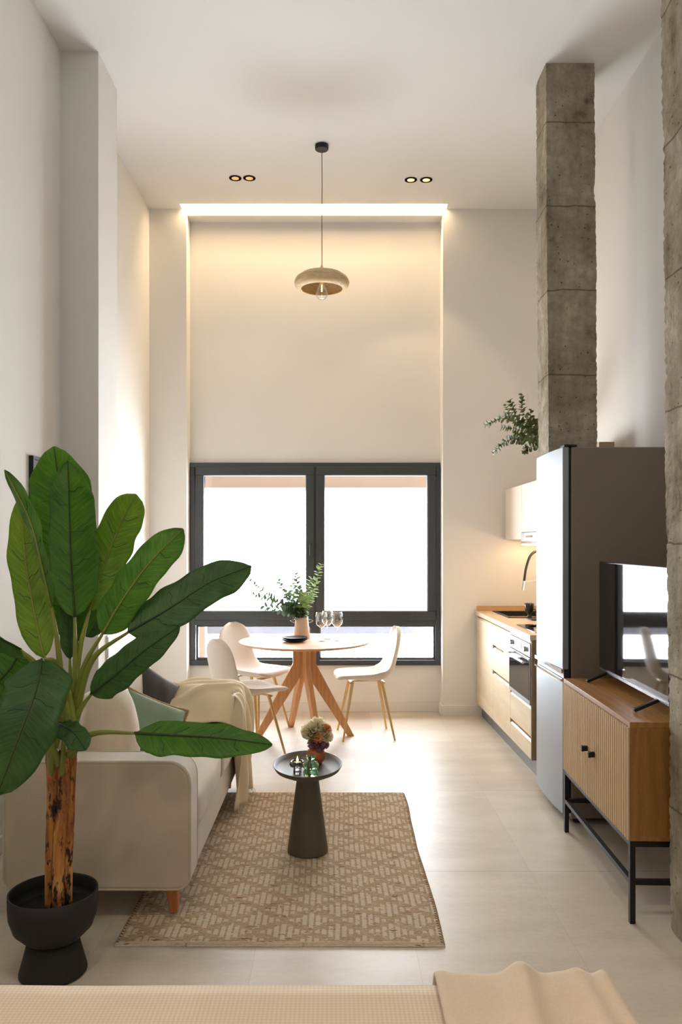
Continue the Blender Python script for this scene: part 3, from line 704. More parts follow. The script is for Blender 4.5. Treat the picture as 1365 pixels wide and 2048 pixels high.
# chairs (shell facing +x, origin on the floor at centre)
def make_chair(label):
    t = thing('dining_chair', label, 'chair', (0, 0, 0), 0, 'velvet dining chairs')
    # profile of the shell centre line (x forward, z up)
    prof = bez([(.235, 0, .452), (.20, 0, .472), (.10, 0, .466), (-.06, 0, .452), (-.14, 0, .468), (-.195, 0, .525), (-.222, 0, .62), (-.25, 0, .745), (-.27, 0, .855)], 36)
    def hwf(i):
        u = i/36; base = .215-.035*math.exp(-((u-.42)/.11)**2)-.012*u
        return base*math.sqrt(max(.03, 1-max(0, (.14-u)/.14)**2.2))*math.sqrt(max(.03, 1-max(0, (u-.80)/.20)**2.4))
    hw = [hwf(i) for i in range(37)]
    def sect(side):
        m = MB(); m.grid(lambda u, v: None if False else shell_pt(u, v, side), 36, 14); return m
    def shell_pt(u, v, off):
        i = round(u*36); p = prof[i]; t_ = (prof[min(i+1, 36)]-prof[max(i-1, 0)]).normalized()
        nrm = Vector((t_.z, 0, -t_.x))      # points to the sitter side / up
        if nrm.z < 0 and u < .35: nrm = -nrm
        s = v*2-1; w_ = hw[i]
        curl = (.016+.040*math.exp(-((u-.45)/.2)**2)+.02*u)*abs(s)**2.4
        th = .021*math.sqrt(max(0, 1-abs(s)**4))*math.sqrt(max(.02, 1-abs(2*u-1)**9))
        return p+Vector((0, s*w_, 0))+nrm*(curl+off*th)
    m = MB(); a = MB(); nu, nv = 36, 14
    top = [shell_pt(i/nu, j/nv, 1) for i in range(nu+1) for j in range(nv+1)]; bot = [shell_pt(i/nu, j/nv, -1) for i in range(nu+1) for j in range(nv+1)]
    K = len(top); q = lambda i, j: i*(nv+1)+j; fs = []
    for i in range(nu):
        for j in range(nv):
            fs.append((q(i, j), q(i+1, j), q(i+1, j+1), q(i, j+1))); fs.append((K+q(i, j+1), K+q(i+1, j+1), K+q(i+1, j), K+q(i, j)))
    for i in range(nu): fs.append((q(i, 0), K+q(i, 0), K+q(i+1, 0), q(i+1, 0))); fs.append((q(i+1, nv), K+q(i+1, nv), K+q(i, nv), q(i, nv)))
    for j in range(nv): fs.append((q(0, j+1), K+q(0, j+1), K+q(0, j), q(0, j))); fs.append((q(nu, j), K+q(nu, j), K+q(nu, j+1), q(nu, j+1)))
    m.add(top+bot, fs); m.build('seat_shell', M_velvet, t, smooth=True, sub=1)
    for sx in (1, -1):
        for sy in (1, -1):
            m = MB(); m.tube([(sx*.115, sy*.10, .438), (sx*.20, sy*.20, 0.0)], [.013, .0075], 12); m.build('leg', M_gold, t)
    m = MB(); m.beam((.125, -.12, .430), (.125, .12, .430), .022, .012); m.beam((-.125, -.12, .430), (-.125, .12, .430), .022, .012); m.beam((-.125, 0, .43), (.125, 0, .43), .022, .01)
    m.build('seat_bracket', M_gold, t)
    return t
ch = make_chair('beige velvet chair with brass legs on the left of the table, nearest the sofa')
ch.location = (-.63, 5.70, 0); ch.rotation_euler = (0, 0, math.atan2(.58, .81))
dup(ch, (-.66, 6.52, 0), math.atan2(-.55, .84), 'beige velvet chair behind the nearer left chair, close to the window')
dup(ch, (.235, 6.32, 0), math.atan2(-.10, -.99), 'beige velvet chair on the right side of the dining table')

# table setting
TT = .752
def plate(z, label, dx=0):
    o = MB().lathe([(.0001, 0), (.055, 0), (.085, .010), (.101, .020), (.103, .023), (.098, .022), (.08, .013), (.0001, .006)], n=56).build('plate', M_blackmat, None, smooth=True, loc=(-.318+dx, 6.19, z))
    tag(o, label, 'plate', 'black plates on the dining table'); return o
plate(TT+.0005, 'lower black plate of the pair stacked on the dining table')
plate(TT+.014, 'upper black plate of the pair stacked on the dining table', .003)
vz = thing('cylinder_vase', 'pale pink tapered ceramic vase with eucalyptus on the dining table', 'vase', (-.272, 6.40, TT+.0005))
MB().lathe([(.0001, 0), (.062, 0), (.066, .006), (.050, .168), (.046, .170), (.044, .165), (.05, .02), (.0001, .015)], n=48).build('vase_body', plain('pink_ceramic', rgb(214, 180, 152), .5), vz, smooth=True)
for sx in (-1, 1): MB().tube([(sx*(.052+.035*math.sin(PI*k/12)), 0, .125+.03*k/12) for k in range(13)], .004, 8).build('handle', thin_glass('clear_handle', refl=.4), vz)
M_wine = thin_glass('wine_glass_clear', (.97, .98, .98, 1), .25)
def wine(loc, label):
    t = thing('wine_glass', label, 'wine glass', loc, 0, 'wine glasses on the dining table')
    MB().lathe([(.0001, .003), (.036, .0005), (.037, .002), (.01, .006), (.004, .014)], n=40).build('foot', M_wine, t, smooth=True)
    MB().tube([(0, 0, .006), (0, 0, .105)], .0036, 10).build('stem', M_wine, t, smooth=True)
    MB().lathe([(.002, .103), (.018, .110), (.037, .130), (.046, .160), (.045, .190), (.039, .222), (.0375, .222), (.0435, .190), (.0445, .160), (.036, .132), (.017, .112), (.0001, .108)], n=48).build('bowl', M_wine, t, smooth=True)
    return t
wg = wine((-.112, 6.22, TT+.0005), 'left wine glass of the three on the table')
dup(wg, (-.066, 6.36, TT+.0005), 0, 'middle wine glass of the three, standing a little behind')
dup(wg, (.010, 6.25, TT+.0005), 0, 'right wine glass of the three on the table')

# eucalyptus
def euc_mat(nm, a, b):
    g = N(nm); f = g.noise(g.coord(), 22, 2); g.l(g.ramp(f, [(.35, a), (.65, b)]), g.b.inputs['Base Color']); g.set(Roughness=.6)
    tl = g.n('ShaderNodeBsdfTranslucent'); tl.inputs[0].default_value = b; mx = g.n('ShaderNodeMixShader'); mx.inputs[0].default_value = .06
    g.l(g.b.outputs[0], mx.inputs[1]); g.l(tl.outputs[0], mx.inputs[2]); g.l(mx.outputs[0], g.out.inputs[0]); return g.m
M_euc = euc_mat('eucalyptus_leaf', rgb(74, 104, 78), rgb(120, 146, 112)); M_euc2 = euc_mat('eucalyptus_leaf_fresh', rgb(120, 150, 84), rgb(170, 190, 128))
def sprig(par, pts, mat, seed, size=.019, gap=.022, start=.25):
    rnd = random.Random(seed); m = MB(); c_ = bez(pts, 30); m.tube(c_, [.0024*(1-.6*i/30) for i in range(31)], 6)
    L = sum((c_[i+1]-c_[i]).length for i in range(30)); n = max(4, int(L*(1-start)/gap))
    for k in range(n+1):
        u = start+(1-start)*k/n; i = min(29, int(u*30)); p = c_[i].lerp(c_[i+1], u*30-i if u < 1 else 1); t_ = (c_[i+1]-c_[i]).normalized()
        a0 = k*PI/2+rnd.uniform(-.4, .4); o1 = t_.orthogonal().normalized(); o2 = t_.cross(o1)
        sz = size*(1.1-.5*u)*rnd.uniform(.8, 1.15)
        for sgn in (0, PI):
            d = (o1*math.cos(a0+sgn)+o2*math.sin(a0+sgn)+t_*rnd.uniform(.1, .6)).normalized(); s = d.cross(t_).normalized(); nn = s.cross(d)
            vs = [p]; R = 7
            ctr = p+d*sz
            for q in range(8):
                a = 2*PI*q/8; vs.append(ctr+d*math.cos(a)*sz*.95+s*math.sin(a)*sz*.78+nn*(.25*sz*abs(math.sin(a))))
            m.add(vs+[ctr], [(9, 1+q, 1+(q+1) % 8) for q in range(8)])
    return m.build('sprig', mat, par, smooth=True)
eb = thing('eucalyptus_bunch', 'bunch of eucalyptus sprigs standing in the pink vase on the table', 'plant', (-.272, 6.40, TT+.12))
def PL(x, y, Y, o): return P(x, y, Y)-Vector(o)
o_ = (-.272, 6.40, TT+.12)
tips = [((503, 1162), (545, 1195), 6.38, 0), ((510, 1190), (560, 1205), 6.30, 0), ((530, 1213), (570, 1222), 6.22, 0), ((557, 1158), (575, 1195), 6.45, 0), ((592, 1150), (597, 1185), 6.5, 0), ((642, 1130), (627, 1180), 6.35, 1),
        ((622, 1158), (612, 1190), 6.42, 1), ((575, 1185), (585, 1205), 6.3, 0), ((608, 1190), (606, 1205), 6.25, 1), ((548, 1205), (580, 1212), 6.45, 0), ((630, 1185), (618, 1205), 6.45, 1), ((570, 1220), (586, 1222), 6.3, 0), ((598, 1180), (600, 1200), 6.28, 0), ((585, 1170), (590, 1200), 6.5, 1)]
for k, (tp, md, Y, fr_) in enumerate(tips):
    sprig(eb, [(random.uniform(-.01, .01), random.uniform(-.01, .01), 0), PL(603, 1232, 6.4, o_), PL(md[0], md[1], (Y+6.4)/2, o_), PL(tp[0], tp[1], Y, o_)], M_euc2 if fr_ else M_euc, 50+k, start=.30, size=.034, gap=.018)
# eucalyptus on the wall cabinets
hv = thing('stoneware_vase', 'stoneware vase on the wall cabinets hidden behind the concrete column', 'vase', (1.68, 6.1, 1.986))
MB().lathe([(.0001, 0), (.05, 0), (.075, .06), (.07, .14), (.035, .2), (.04, .23), (.036, .23), (.03, .2), (.0001, .15)], n=40).build('vase_body', M_cabwhite, hv, smooth=True)
eb2 = thing('eucalyptus_branches', 'green eucalyptus branches reaching out from behind the concrete column', 'plant', (1.68, 6.1, 2.15)); o2_ = (1.68, 6.1, 2.15)
tips2 = [((1044, 792), (1050, 830), 6.0), ((1020, 802), (1040, 840), 5.95), ((972, 850), (1020, 838), 5.9), ((1012, 812), (1035, 850), 6.1), ((1006, 855), (1045, 862), 6.05), ((1018, 876), (1045, 880), 5.95), ((988, 905), (1022, 880), 5.9),
         ((1050, 905), (1060, 895), 5.9), ((1062, 822), (1062, 860), 5.95), ((1030, 865), (1055, 875), 5.85), ((1040, 850), (1060, 860), 6.1), ((1060, 840), (1075, 850), 5.9), ((1010, 830), (1045, 845), 6.0)]
M_euc3 = euc_mat('eucalyptus_leaf_dark', rgb(70, 82, 38), rgb(108, 118, 66))
for k, (tp, md, Y) in enumerate(tips2):
    sprig(eb2, [(0, 0, 0), (-.03, 0, .12), PL(md[0], md[1], Y, o2_), PL(tp[0], tp[1], Y, o2_)], M_euc3, 90+k, size=.030, gap=.022, start=.40)

# ================================================================ SOFA
sf = thing('sofa', 'beige linen three-seat sofa on tapered wooden legs along the left wall', 'sofa', (-.955, 3.19, 0))
SX0, SX1, SLN = -.375, .375, 1.80
MB().box(SX0+.02, SX1-.015, .05, SLN-.05, .135, .31).build('base', M_sofa, sf, bevel=.02, seg=3)
for y0 in (0, SLN-.17):
    ar = MB(); ar.prism(rrect(SX0, SX1, .13, .645, (.05, .055, .09, .05)), 'y', y0, y0+.17); a_ = ar.build('arm', M_sofa, sf, bevel=.018, seg=4)
    for yy in (y0+.006, y0+.164):
        o = rrect(SX0+.004, SX1-.004, .134, .641, (.05, .055, .09, .05), 10); pts = [(a, yy, b) for a, b in o]; MB().tube(pts+[pts[0]], .0055, 8, cap=False).build('piping', M_sofa, a_, smooth=True)
def soft_box(x0, x1, y0, y1, z0, z1, name, mat, puff=.02, par=sf, r=.05, rot=None):
    m = MB(); n = 14; cx, cy, cz = (x0+x1)/2, (y0+y1)/2, (z0+z1)/2; hx, hy, hz = (x1-x0)/2, (y1-y0)/2, (z1-z0)/2
    vs = []; idx = {}
    def put(p):
        k = tuple(round(c, 5) for c in p)
        if k not in idx:
            idx[k] = len(vs); x, y, z = p
            q = Vector((x*hx, y*hy, z*hz)); c = Vector((max(-hx+r, min(hx-r, q.x)), max(-hy+r, min(hy-r, q.y)), max(-hz+r, min(hz-r, q.z))))
            d = q-c
            if d.length > 1e-6: q = c+d.normalized()*min(r, d.length) if d.length > r else q
            q += Vector((x*(1-y*y)*(1-z*z)*puff, y*(1-x*x)*(1-z*z)*puff, z*(1-x*x)*(1-y*y)*puff))
            q += Vector((1, 1, 1))*noise.noise(q*9+Vector((cx, cy, cz))*5)*.003
            vs.append((cx+q.x, cy+q.y, cz+q.z))
        return idx[k]
    fs = []
    for ax in range(3):
        for sg in (-1, 1):
            for i in range(n):
                for j in range(n):
                    cs = []
                    for a, b in ((i, j), (i+1, j), (i+1, j+1), (i, j+1)):
                        p = [0, 0, 0]; p[ax] = sg; p[(ax+1) % 3] = 2*a/n-1; p[(ax+2) % 3] = 2*b/n-1; cs.append(put(p))
                    fs.append(tuple(cs))
    m.add(vs, fs); return m.build(name, mat, par, smooth=True)
soft_box(-.16, SX1-.005, .172, SLN/2, .295, .46, 'seat_cushion', M_sofa, .012, r=.035); soft_box(-.16, SX1-.005, SLN/2, SLN-.172, .295, .46, 'seat_cushion', M_sofa, .012, r=.035)
MB().prism(rrect(SX0, SX0+.17, .13, .70, (.04, .03, .05, .05)), 'y', .10, SLN-.10).build('backrest', M_sofa, sf, bevel=.01, seg=3)
soft_box(SX0+.12, -.15, .175, SLN/2-.002, .455, .80, 'back_cushion', M_sofa, .02, r=.06); soft_box(SX0+.12, -.15, SLN/2+.002, SLN-.175, .455, .80, 'back_cushion', M_sofa, .02, r=.06)
for (x, y) in ((SX1-.09, .085), (SX1-.09, SLN-.085), (SX0+.09, .085), (SX0+.09, SLN-.085)):
    sgn = 1 if x > 0 else -1; zb = .0125 if x > 0 else 0
    m = MB(); m.beam((x, y, .135), (x+sgn*.012, y-.01*(1 if y < 1 else -1), zb), .055, .055, .030, .030, up=(0, 1, 0)); m.build('leg', M_oakleg, sf, bevel=.003)

# pillows
def pillow(name, label, c, size, th, rot, mat, pinch=1.0, trim=None):
    m = MB(); n = 26
    def pt(u, v, sg):
        x, y = u*2-1, v*2-1
        e = (1-abs(x)**2.6)*(1-abs(y)**2.6)
        k = 1-.10*pinch*(y*y)*(1-x*x) if False else 1
        px = x*(1-.09*pinch*(1-y*y)); py = y*(1-.09*pinch*(1-x*x))
        if pinch < .5:   # rounded corners
            rr = max(abs(x), abs(y)); L = math.hypot(x, y) or 1; f = rr/L; px, py = x*(1-.38+.38*f)*1.02, y*(1-.38+.38*f)*1.02
        z = sg*th/2*max(e, 0)**.5
        z += .006*noise.noise(Vector((x*2.5, y*2.5, sg*2+c[0]*7)))*max(e, 0)**.3
        return (px*size[0]/2, z, py*size[1]/2)
    for sg in (-1, 1): m.grid(lambda u, v, sg=sg: pt(u, v, sg), n, n)
    t = thing(name, label, 'cushion', c); t.rotation_euler = rot
    import bmesh
    o = m.build('cushion_cover', mat, t, smooth=True)
    bm = bmesh.new(); bm.from_mesh(o.data); bmesh.ops.remove_doubles(bm, verts=bm.verts, dist=.0005); bmesh.ops.recalc_face_normals(bm, faces=bm.faces); bm.to_mesh(o.data); bm.free()
    if trim:
        ed = [pt(k/30, 0, 1) for k in range(30)]+[pt(1, k/30, 1) for k in range(30)]+[pt(1-k/30, 1, 1) for k in range(30)]+[pt(0, 1-k/30, 1) for k in range(31)]
        for ph in (0, PI):
            pts = []
            for i, p in enumerate(ed):
                a = i*1.5+ph; pts.append((p[0]*1.02+.004*math.cos(a), p[1]+.006*math.sin(a), p[2]*1.02+.004*math.sin(a)))
            MB().tube(pts, .0065, 8).build('braided_trim', trim, t, smooth=True)
    return t
pillow('teddy_cushion', 'cream boucle cushion leaning on the near end of the sofa', (-1.05, 3.68, .65), (.36, .38), .15, (-.2, 0, math.radians(60)), M_teddy, 0.0)
pillow('dark_cushion', 'charcoal cushion at the far corner of the sofa behind the green cushion', (-1.085, 4.58, .625), (.36, .36), .13, (-.26, .62, math.radians(42)), M_charcoal)
pillow('green_cushion', 'sage green cushion with braided jute edge on the sofa', (-.945, 4.08, .575), (.36, .32), .12, (-.50, .45, math.radians(30)), M_green, 1.0, M_jute)

# throw over the far arm
def throw_fn(u, v):
    # u: from the back of the arm (0) forward (.55) and down the front to the floor (1); v: inner seat side (0) to outer side (1)
    path = [(-1.00, .648), (-.90, .655), (-.75, .655), (-.63, .648), (-.565, .60), (-.545, .45), (-.54, .25), (-.535, .03)]
    q = bez([(a, 0, b) for a, b in path], 60)[int(u*60)]
    arm = max(0, min(1, (0.62-u)/.12))
    yc = [4.60, 4.70, 4.80, 4.90, 5.0]
    y = 4.58+.46*v
    z = q.z
    if u < .5:
        drop = max(0, (4.80-y)/.22); z -= arm*(.17*min(1, drop)**1.3)
        drop2 = max(0, (y-4.98)/.06); z -= arm*.05*drop2
    fold = .018*math.sin(v*21+u*4)+.012*math.sin(v*37-u*7)
    k = min(1, max(0, (u-.35)/.3)); 
    x = q.x+fold*k*1.3
    if u > .45: y = 4.58+.46*v - .30*(u-.45)**1.1*(1-v*.55)
    z += (1-k)*(.005*math.sin(v*13+u*15)+.006*math.sin(u*22+v*5))+.007
    x += .02*noise.noise(Vector((u*4, v*4, 0)))
    z += (1-k)*(.022*math.exp(-((v-.15-u*.9)/.05)**2)+.016*math.exp(-((v-.45-u*.7)/.04)**2)+.014*math.exp(-((v-.75-u*.25)/.04)**2))
    return Vector((x, y, max(.016, z)))
m = MB(); m.grid(throw_fn, 60, 60); tw = thing('throw_blanket', 'cream wool throw draped over the far arm of the sofa', 'blanket')
m.build('cloth', M_throw, tw, smooth=True, solid=.006)
m = MB(); rnd = random.Random(3)
for k in range(60):
    v = k/59; a = throw_fn(1, v); d = Vector((rnd.uniform(-.02, .02), rnd.uniform(-.025, .01), 0)); m.tube([a, a+d*.5+Vector((.01, 0, -.001)), Vector((a.x+d.x+.015, a.y+d.y, .0145))], .0015, 5)
for k in range(40):
    u = k/39*.5+.05; a = throw_fn(u, 1); m.tube([a, a+Vector((.008, rnd.uniform(0.005, .02), -.02)), a+Vector((.01, rnd.uniform(0.01, .02), -.045))], .0013, 5)
m.build('fringe', M_throw, tw)

# ================================================================ BED IN THE FOREGROUND
def mk_waffle():
    g = N('waffle_cotton'); co = g.coord((1, 1, 1), rot=(0, 0, .78))
    ch_ = g.n('ShaderNodeTexChecker'); g.l(co, ch_.inputs['Vector']); ch_.inputs['Scale'].default_value = 150
    f = g.noise(g.coord(), 5, 3)
    c = g.mix(g.math('MULTIPLY', ch_.outputs[1], .5), g.ramp(f, [(.3, rgb(226, 204, 176)), (.7, rgb(232, 212, 186))]), rgb(205, 180, 150))
    g.l(c, g.b.inputs['Base Color']); g.set(Roughness=.95, Sheen_Weight=.2); g.bump(ch_.outputs[1], .5, .002); return g.m
bed = thing('bed', 'bed with a cream waffle coverlet along the bottom edge of the photo', 'bed', (0, 0, 0))
MB().box(-1.35, .56, -.2, 1.70, .10, .30).build('bed_base', M_sofa, bed, bevel=.01)
for x in (-1.28, .5):
    for y in (-.12, 1.62): MB().box(x-.03, x+.03, y-.03, y+.03, 0, .10).build('leg', M_black, bed)
m = MB()
def bed_fn(u, v):
    # u across x, v along y and down the foot end
    x = -1.42+2.03*u; y = -.25+2.0*min(1, v/.85)
    z = .548+.003*noise.noise(Vector((x*3, y*4, 0)))
    ex = max(0, abs(u-.5)-.47)/.03; z -= .30*ex**1.6
    if v > .85:
        a = (v-.85)/.15; y = 1.75+.03*math.sin(min(1, a*2.2)*PI/2)+.006*math.sin(x*11)*a; z = z-.38*max(0, a-.02)**1.15-.012*min(1, a*6)
    return (x, y, z)
m.grid(bed_fn, 90, 60); m.build('coverlet', mk_waffle(), bed, smooth=True, solid=.006)
MB().box(-1.36, .55, -.19, 1.71, .302, .52).build('mattress', M_white, bed, bevel=.03, seg=3)
M_muslin = fabric('muslin', rgb(226, 202, 172), 0.05, 420, .95, .7, .3)
m = MB()
def bt_fn(u, v):
    x = .218+.50*u; z0 = .566
    ridge = .026*math.exp(-((x-.432+.12*(1-v))/.030)**2)+.014*math.exp(-((x-.53)/.022)**2)+.010*math.exp(-((x-.60)/.02)**2)+.006*math.exp(-((x-.235)/.015)**2)
    y = .9+.865*min(1, v/.8); z = z0+ridge*min(1, max(0, (v-.1)*3))+.004*math.sin(x*60+y*9)*u
    if x > .585: k = (x-.585)/.133; z -= .30*k**1.35
    if v > .8: a = (v-.8)/.2; y = 1.765+.045*math.sin(min(1, a*2)*PI/2)+.01*math.sin(x*34)*a; z -= .30*a**1.3
    z += .002*noise.noise(Vector((x*30, y*12, 0)))
    return (x, y, z)
m.grid(bt_fn, 80, 70); bt_ = m.build('muslin_throw', M_muslin, smooth=True, solid=.008)
tag(bt_, 'crumpled cream muslin throw lying over the right corner of the bed', 'blanket')

# ================================================================ BANANA PLANT
PY_, PXX = 2.83, -1.0
pot = thing('plant_pot', 'matte black footed bowl pot holding the banana plant by the sofa', 'plant pot', (PXX, PY_, 0))
MB().lathe([(.0001, 0), (.108, 0), (.116, .006), (.116, .012), (.095, .09), (.088, .118)], n=64).build('pot_foot', M_blackmat, pot, smooth=True)
MB().lathe([(.0001, .112), (.06, .113), (.10, .130), (.135, .165), (.150, .21), (.153, .25), (.153, .290), (.149, .292), (.146, .288), (.146, .25), (.142, .22), (.0001, .215)], n=72).build('pot_bowl', M_blackmat, pot, smooth=True)
pot_soil = MB().lathe([(.0001, .222), (.141, .222), (.141, .2215)], n=40).build('soil', plain('dark_soil', rgb(22, 18, 15), .95, bump=.6, bscale=80), pot)

bp = thing('banana_plant', 'tall artificial banana plant with broad green leaves in the black pot', 'plant', (PXX, PY_, .224))
O = Vector((PXX, PY_, .224))
def Q(x, y, Y=PY_): return P(x, y, Y)-O
def mk_trunk():
    g = N('banana_trunk'); co = g.coord((9, 9, 1.6)); f = g.noise(co, 2.2, 6, .65, .8); b = g.noise(g.coord((3, 3, 1)), 9, 5, .7)
    c = g.ramp(f, [(.32, rgb(84, 46, 22)), (.46, rgb(168, 104, 48)), (.56, rgb(196, 136, 72)), (.7, rgb(220, 176, 112))])
    dk = g.ramp(b, [(.52, (0, 0, 0, 1)), (.58, (1, 1, 1, 1))])
    g.l(g.mix(dk, c, rgb(44, 28, 16)), g.b.inputs['Base Color']); g.set(Roughness=.7); g.bump(f, .6, .006); return g.m
M_trunk = mk_trunk()
def stalk(pts, rad, seed, name='trunk'):
    c_ = bez(pts, 40); m = MB()
    rr = []
    for i in range(41):
        u = i/40; ring = 1+.10*((u*3+seed*.37) % 1 < .12)
        rr.append(rad[0]*(1-u)+rad[1]*u) if False else rr.append((rad[0]+(rad[1]-rad[0])*u)*ring)
    m.tube(c_, rr, 14); return m.build(name, M_trunk, bp, smooth=True)
stalk([Q(100, 1812, 2.81), Q(102, 1700, 2.81), Q(106, 1600, 2.81), Q(104, 1485, 2.82)], (.018, .022), 1)
stalk([Q(117, 1816, 2.78), Q(118, 1700, 2.79), Q(126, 1600, 2.80), Q(128, 1500, 2.81)], (.021, .018), 2)
stalk([Q(134, 1806, 2.82), Q(136, 1700, 2.82), Q(141, 1600, 2.83), Q(146, 1480, 2.84), Q(150, 1400, 2.85)], (.018, .016), 3)
# dry sheath flaps
m = MB(); m.beam(Q(152, 1480), Q(158, 1372), .016, .006, .004, .003); m.beam(Q(100, 1440), Q(120, 1375), .014, .006, .004, .003); m.beam(Q(92, 1500), Q(88, 1440), .012, .005, .004, .003); m.build('dry_sheath', M_trunk, bp)

def leafmat(nm, c1, c2, tr=.35):
    g = N(nm); tc = g.n('ShaderNodeTexCoord'); sep = g.n('ShaderNodeSeparateXYZ'); g.l(tc.outputs['UV'], sep.inputs[0])
    au = g.math('ABSOLUTE', g.math('SUBTRACT', sep.outputs[1], .5))
    ph = g.math('SUBTRACT', g.math('MULTIPLY', sep.outputs[0], 46), g.math('MULTIPLY', au, 12))
    cb = g.n('ShaderNodeCombineXYZ'); g.l(ph, cb.inputs[0]); g.l(g.math('MULTIPLY', au, 2), cb.inputs[1])
    vein = g.noise(cb.outputs[0], 1.0, 4, .7)
    big = g.noise(g.coord(), 3.5, 2)
    f = g.math('ADD', g.math('MULTIPLY', vein, .6), g.math('MULTIPLY', big, .4))
    col = g.ramp(f, [(.38, c1), (.62, c2)])
    mid = g.math('LESS_THAN', au, .022); col = g.mix(g.math('MULTIPLY', mid, .6), col, rgb(118, 124, 50))
    g.l(col, g.b.inputs['Base Color']); g.set(Roughness=.42, Specular_IOR_Level=.4); g.bump(vein, .45, .006)
    tl = g.n('ShaderNodeBsdfTranslucent'); g.l(g.mix(.5, col, rgb(150, 176, 40)), tl.inputs[0]); mx = g.n('ShaderNodeMixShader'); mx.inputs[0].default_value = tr
    g.l(g.b.outputs[0], mx.inputs[1]); g.l(tl.outputs[0], mx.inputs[2]); g.l(mx.outputs[0], g.out.inputs[0]); return g.m
ML = [leafmat('banana_leaf', rgb(52, 104, 30), rgb(104, 156, 46)), leafmat('banana_leaf_light', rgb(88, 130, 30), rgb(144, 174, 50)), leafmat('banana_leaf_deep', rgb(40, 76, 34), rgb(72, 112, 50), .22)]
M_pet = plain('leaf_stalk_green', rgb(124, 132, 48), .5, var=.15, nscale=8)
M_vein = plain('dark_vein', rgb(40, 66, 26), .5)
def leaf(mid, width, facing, mat, petiole, fold=.25, n=30, blunt=.5, droop=0.0, seed=0, asym=0):
    c_ = bez(mid, n); fc = Vector(facing).normalized(); m = MB()
    def fn(u, v):
        i = min(n, round(u*n)); p = c_[i]; t_ = (c_[min(i+1, n)]-c_[max(i-1, 0)]).normalized()
        s = t_.cross(fc).normalized(); nn = s.cross(t_).normalized()
        w_ = width*(min(1, (u/.16+.001))**.6)*(1-max(0, (u-blunt)/(1-blunt))**2.3)**.62 if u < .999 else width*.04
        x = (v*2-1); w_ *= (1+.04*math.sin(u*17+seed)+.03*math.sin(u*31+seed*2))*(1+asym*x)
        z = fold*abs(x)*w_*.9-fold*.5*x*x*w_ + .006*math.sin(u*26+seed*3+abs(x)*5)*abs(x) - droop*abs(x)**2*w_
        return p+s*x*w_/2+nn*(-z*.5)
    m.grid(fn, n, 12, uv=True)
    o = m.build('leaf', mat, bp, smooth=True, solid=.0012)
    mr = MB(); back = [fn(i/n, .5)+fc*.0015 for i in range(n+1)]; mr.tube(back, [.0042*(1-.8*i/n)+.0006 for i in range(n+1)], 6); mr.build('midrib', M_pet if mat is ML[1] or seed in (4, 6) else M_vein, o, smooth=True)
    cr = MB(); rnd = random.Random(seed)
    for k in range(6):
        u0 = .15+.12*k+rnd.uniform(-.03, .03); sd = 1 if k % 2 else -1
        pts = [fn(min(1, round((u0+.05*j*j/9)*n)/n), .5+sd*.42*j/3*.8)+fc*.001 for j in range(4)]
        MB().tube(pts, .0011, 4).build('crease', M_vein, o, smooth=True)
    if petiole:
        pp = bez([Vector(q) for q in petiole]+[c_[0]+(c_[2]-c_[0])*.3], 20); ps = MB(); ps.tube(pp, [.011*(1-u/20)+.0045 for u in range(21)], 10); ps.build('leaf_stalk', M_pet, o, smooth=True)
    return o
B0 = Q(136, 1440, 2.83)
# behind first
leaf([Q(152, 1285, 2.95), Q(135, 1130, 3.0), Q(122, 1000, 3.02), Q(108, 893, 2.98)], .245, (.1, -1, .15), ML[0], [Q(140, 1430), Q(150, 1350, 2.88)], .2, blunt=.55, seed=1)
leaf([Q(150, 1235, 2.84), Q(142, 1120, 2.86), Q(139, 1010, 2.86), Q(136, 922, 2.84)], .205, (-.35, -1, .1), ML[0], [Q(140, 1440), Q(150, 1340, 2.82)], .3, blunt=.5, seed=2)
leaf([Q(88, 1316, 2.86), Q(66, 1210, 2.92), Q(50, 1110, 2.95), Q(44, 990, 2.95)], .125, (.2, -1, 0), ML[1], [Q(120, 1440), Q(115, 1360, 2.84)], .25, blunt=.6, seed=3)
leaf([Q(104, 1215, 2.72), Q(84, 1130, 2.70), Q(60, 1040, 2.70), Q(10, 940, 2.74)], .095, (-.75, -.6, .2), ML[0], [Q(128, 1440, 2.80), Q(118, 1310, 2.74)], .3, blunt=.62, seed=4)
leaf([Q(178, 1222, 2.86), Q(205, 1140, 2.92), Q(236, 1060, 2.95), Q(272, 988, 2.95)], .150, (.1, -1, .25), ML[1], [Q(145, 1420), Q(160, 1300, 2.84)], .25, blunt=.72, seed=5)
leaf([Q(205, 1268, 2.80), Q(245, 1200, 2.80), Q(300, 1125, 2.82), Q(367, 1058, 2.86)], .135, (-.1, -1, .1), ML[0], [Q(148, 1420, 2.82), Q(170, 1330, 2.80)], .3, blunt=.68, seed=6)
leaf([Q(256, 1264, 2.78), Q(330, 1222, 2.82), Q(420, 1165, 2.90), Q(503, 1132, 3.0)], .155, (.1, -1, .5), ML[2], [Q(150, 1430, 2.82), Q(185, 1320, 2.79)], .25, blunt=.62, seed=7)
leaf([Q(182, 1388, 2.76), Q(230, 1350, 2.72), Q(290, 1300, 2.70), Q(360, 1252, 2.72)], .115, (.15, -1, .35), ML[2], [Q(146, 1460, 2.82), Q(160, 1420, 2.79)], .3, blunt=.5, seed=8)
leaf([Q(270, 1466, 2.60), Q(340, 1470, 2.55), Q(440, 1476, 2.50), Q(545, 1489, 2.48)], .125, (0, -.8, .75), ML[0], [Q(140, 1510, 2.80), Q(185, 1468, 2.70)], .75, blunt=.45, seed=9)
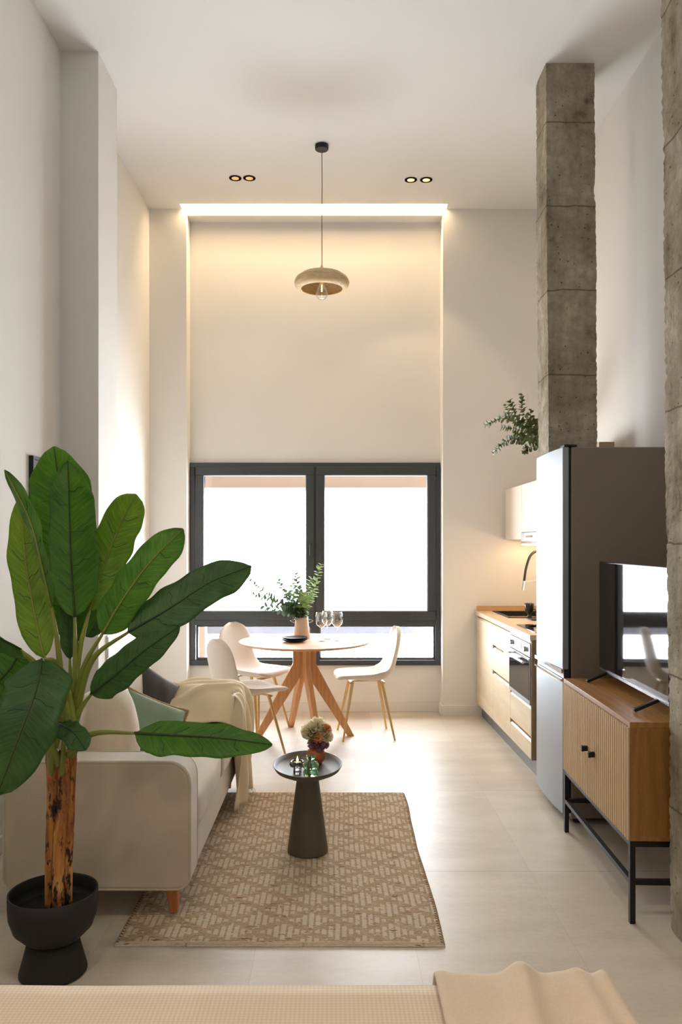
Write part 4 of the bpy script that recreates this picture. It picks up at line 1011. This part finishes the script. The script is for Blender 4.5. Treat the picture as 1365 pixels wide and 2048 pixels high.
leaf([Q(84, 1318, 2.70), Q(72, 1380, 2.58), Q(40, 1470, 2.50), Q(-5, 1590, 2.48)], .200, (.25, -1, .35), ML[2], [Q(132, 1470, 2.82), Q(130, 1360, 2.78), Q(108, 1322, 2.74)], .35, blunt=.6, seed=10)
leaf([Q(42, 1300, 2.80), Q(15, 1285, 2.74), Q(-30, 1265, 2.68), Q(-90, 1262, 2.62)], .14, (.2, -.5, .9), ML[2], [Q(126, 1450, 2.82), Q(80, 1340, 2.81)], .4, blunt=.6, seed=11)
leaf([Q(38, 1305, 2.86), Q(22, 1335, 2.86), Q(-10, 1370, 2.88), Q(-60, 1400, 2.9)], .19, (.1, -1, .1), ML[0], [Q(126, 1450, 2.84), Q(70, 1330, 2.86)], .3, blunt=.6, seed=12)
leaf([Q(108, 1446, 2.74), Q(125, 1450, 2.68), Q(150, 1468, 2.64), Q(172, 1500, 2.62)], .085, (.3, -.7, .7), ML[2], [Q(118, 1530, 2.80), Q(100, 1470, 2.77)], .5, blunt=.7, seed=13)
leaf([Q(140, 1318, 2.90), Q(138, 1260, 2.90), Q(136, 1200, 2.90), Q(134, 1135, 2.90)], .065, (.5, -1, 0), ML[2], [Q(138, 1430, 2.86), Q(141, 1370, 2.88)], .4, blunt=.6, seed=14)
leaf([Q(155, 1265, 3.02), Q(175, 1245, 3.06), Q(195, 1215, 3.1), Q(215, 1170, 3.14)], .12, (.1, -1, .3), ML[2], [Q(146, 1420, 2.88), Q(150, 1340, 2.95)], .3, blunt=.6, seed=15)
# green sheaths around the top of the stems
for k, (a, b, r) in enumerate((((100, 1490), (95, 1430), .014), ((104, 1520), (125, 1440), .013), ((150, 1460), (138, 1380), .014), ((125, 1530), (128, 1470), .010), ((140, 1440), (120, 1360), .015))):
    m = MB(); m.tube(bez([Q(a[0], a[1]+30, 2.80), Q(a[0], a[1], 2.79), Q(b[0], b[1], 2.80)], 12), [r*(.6+.4*math.sin(PI*i/12)) for i in range(13)], 10); m.build('young_sheath', M_pet, bp, smooth=True)
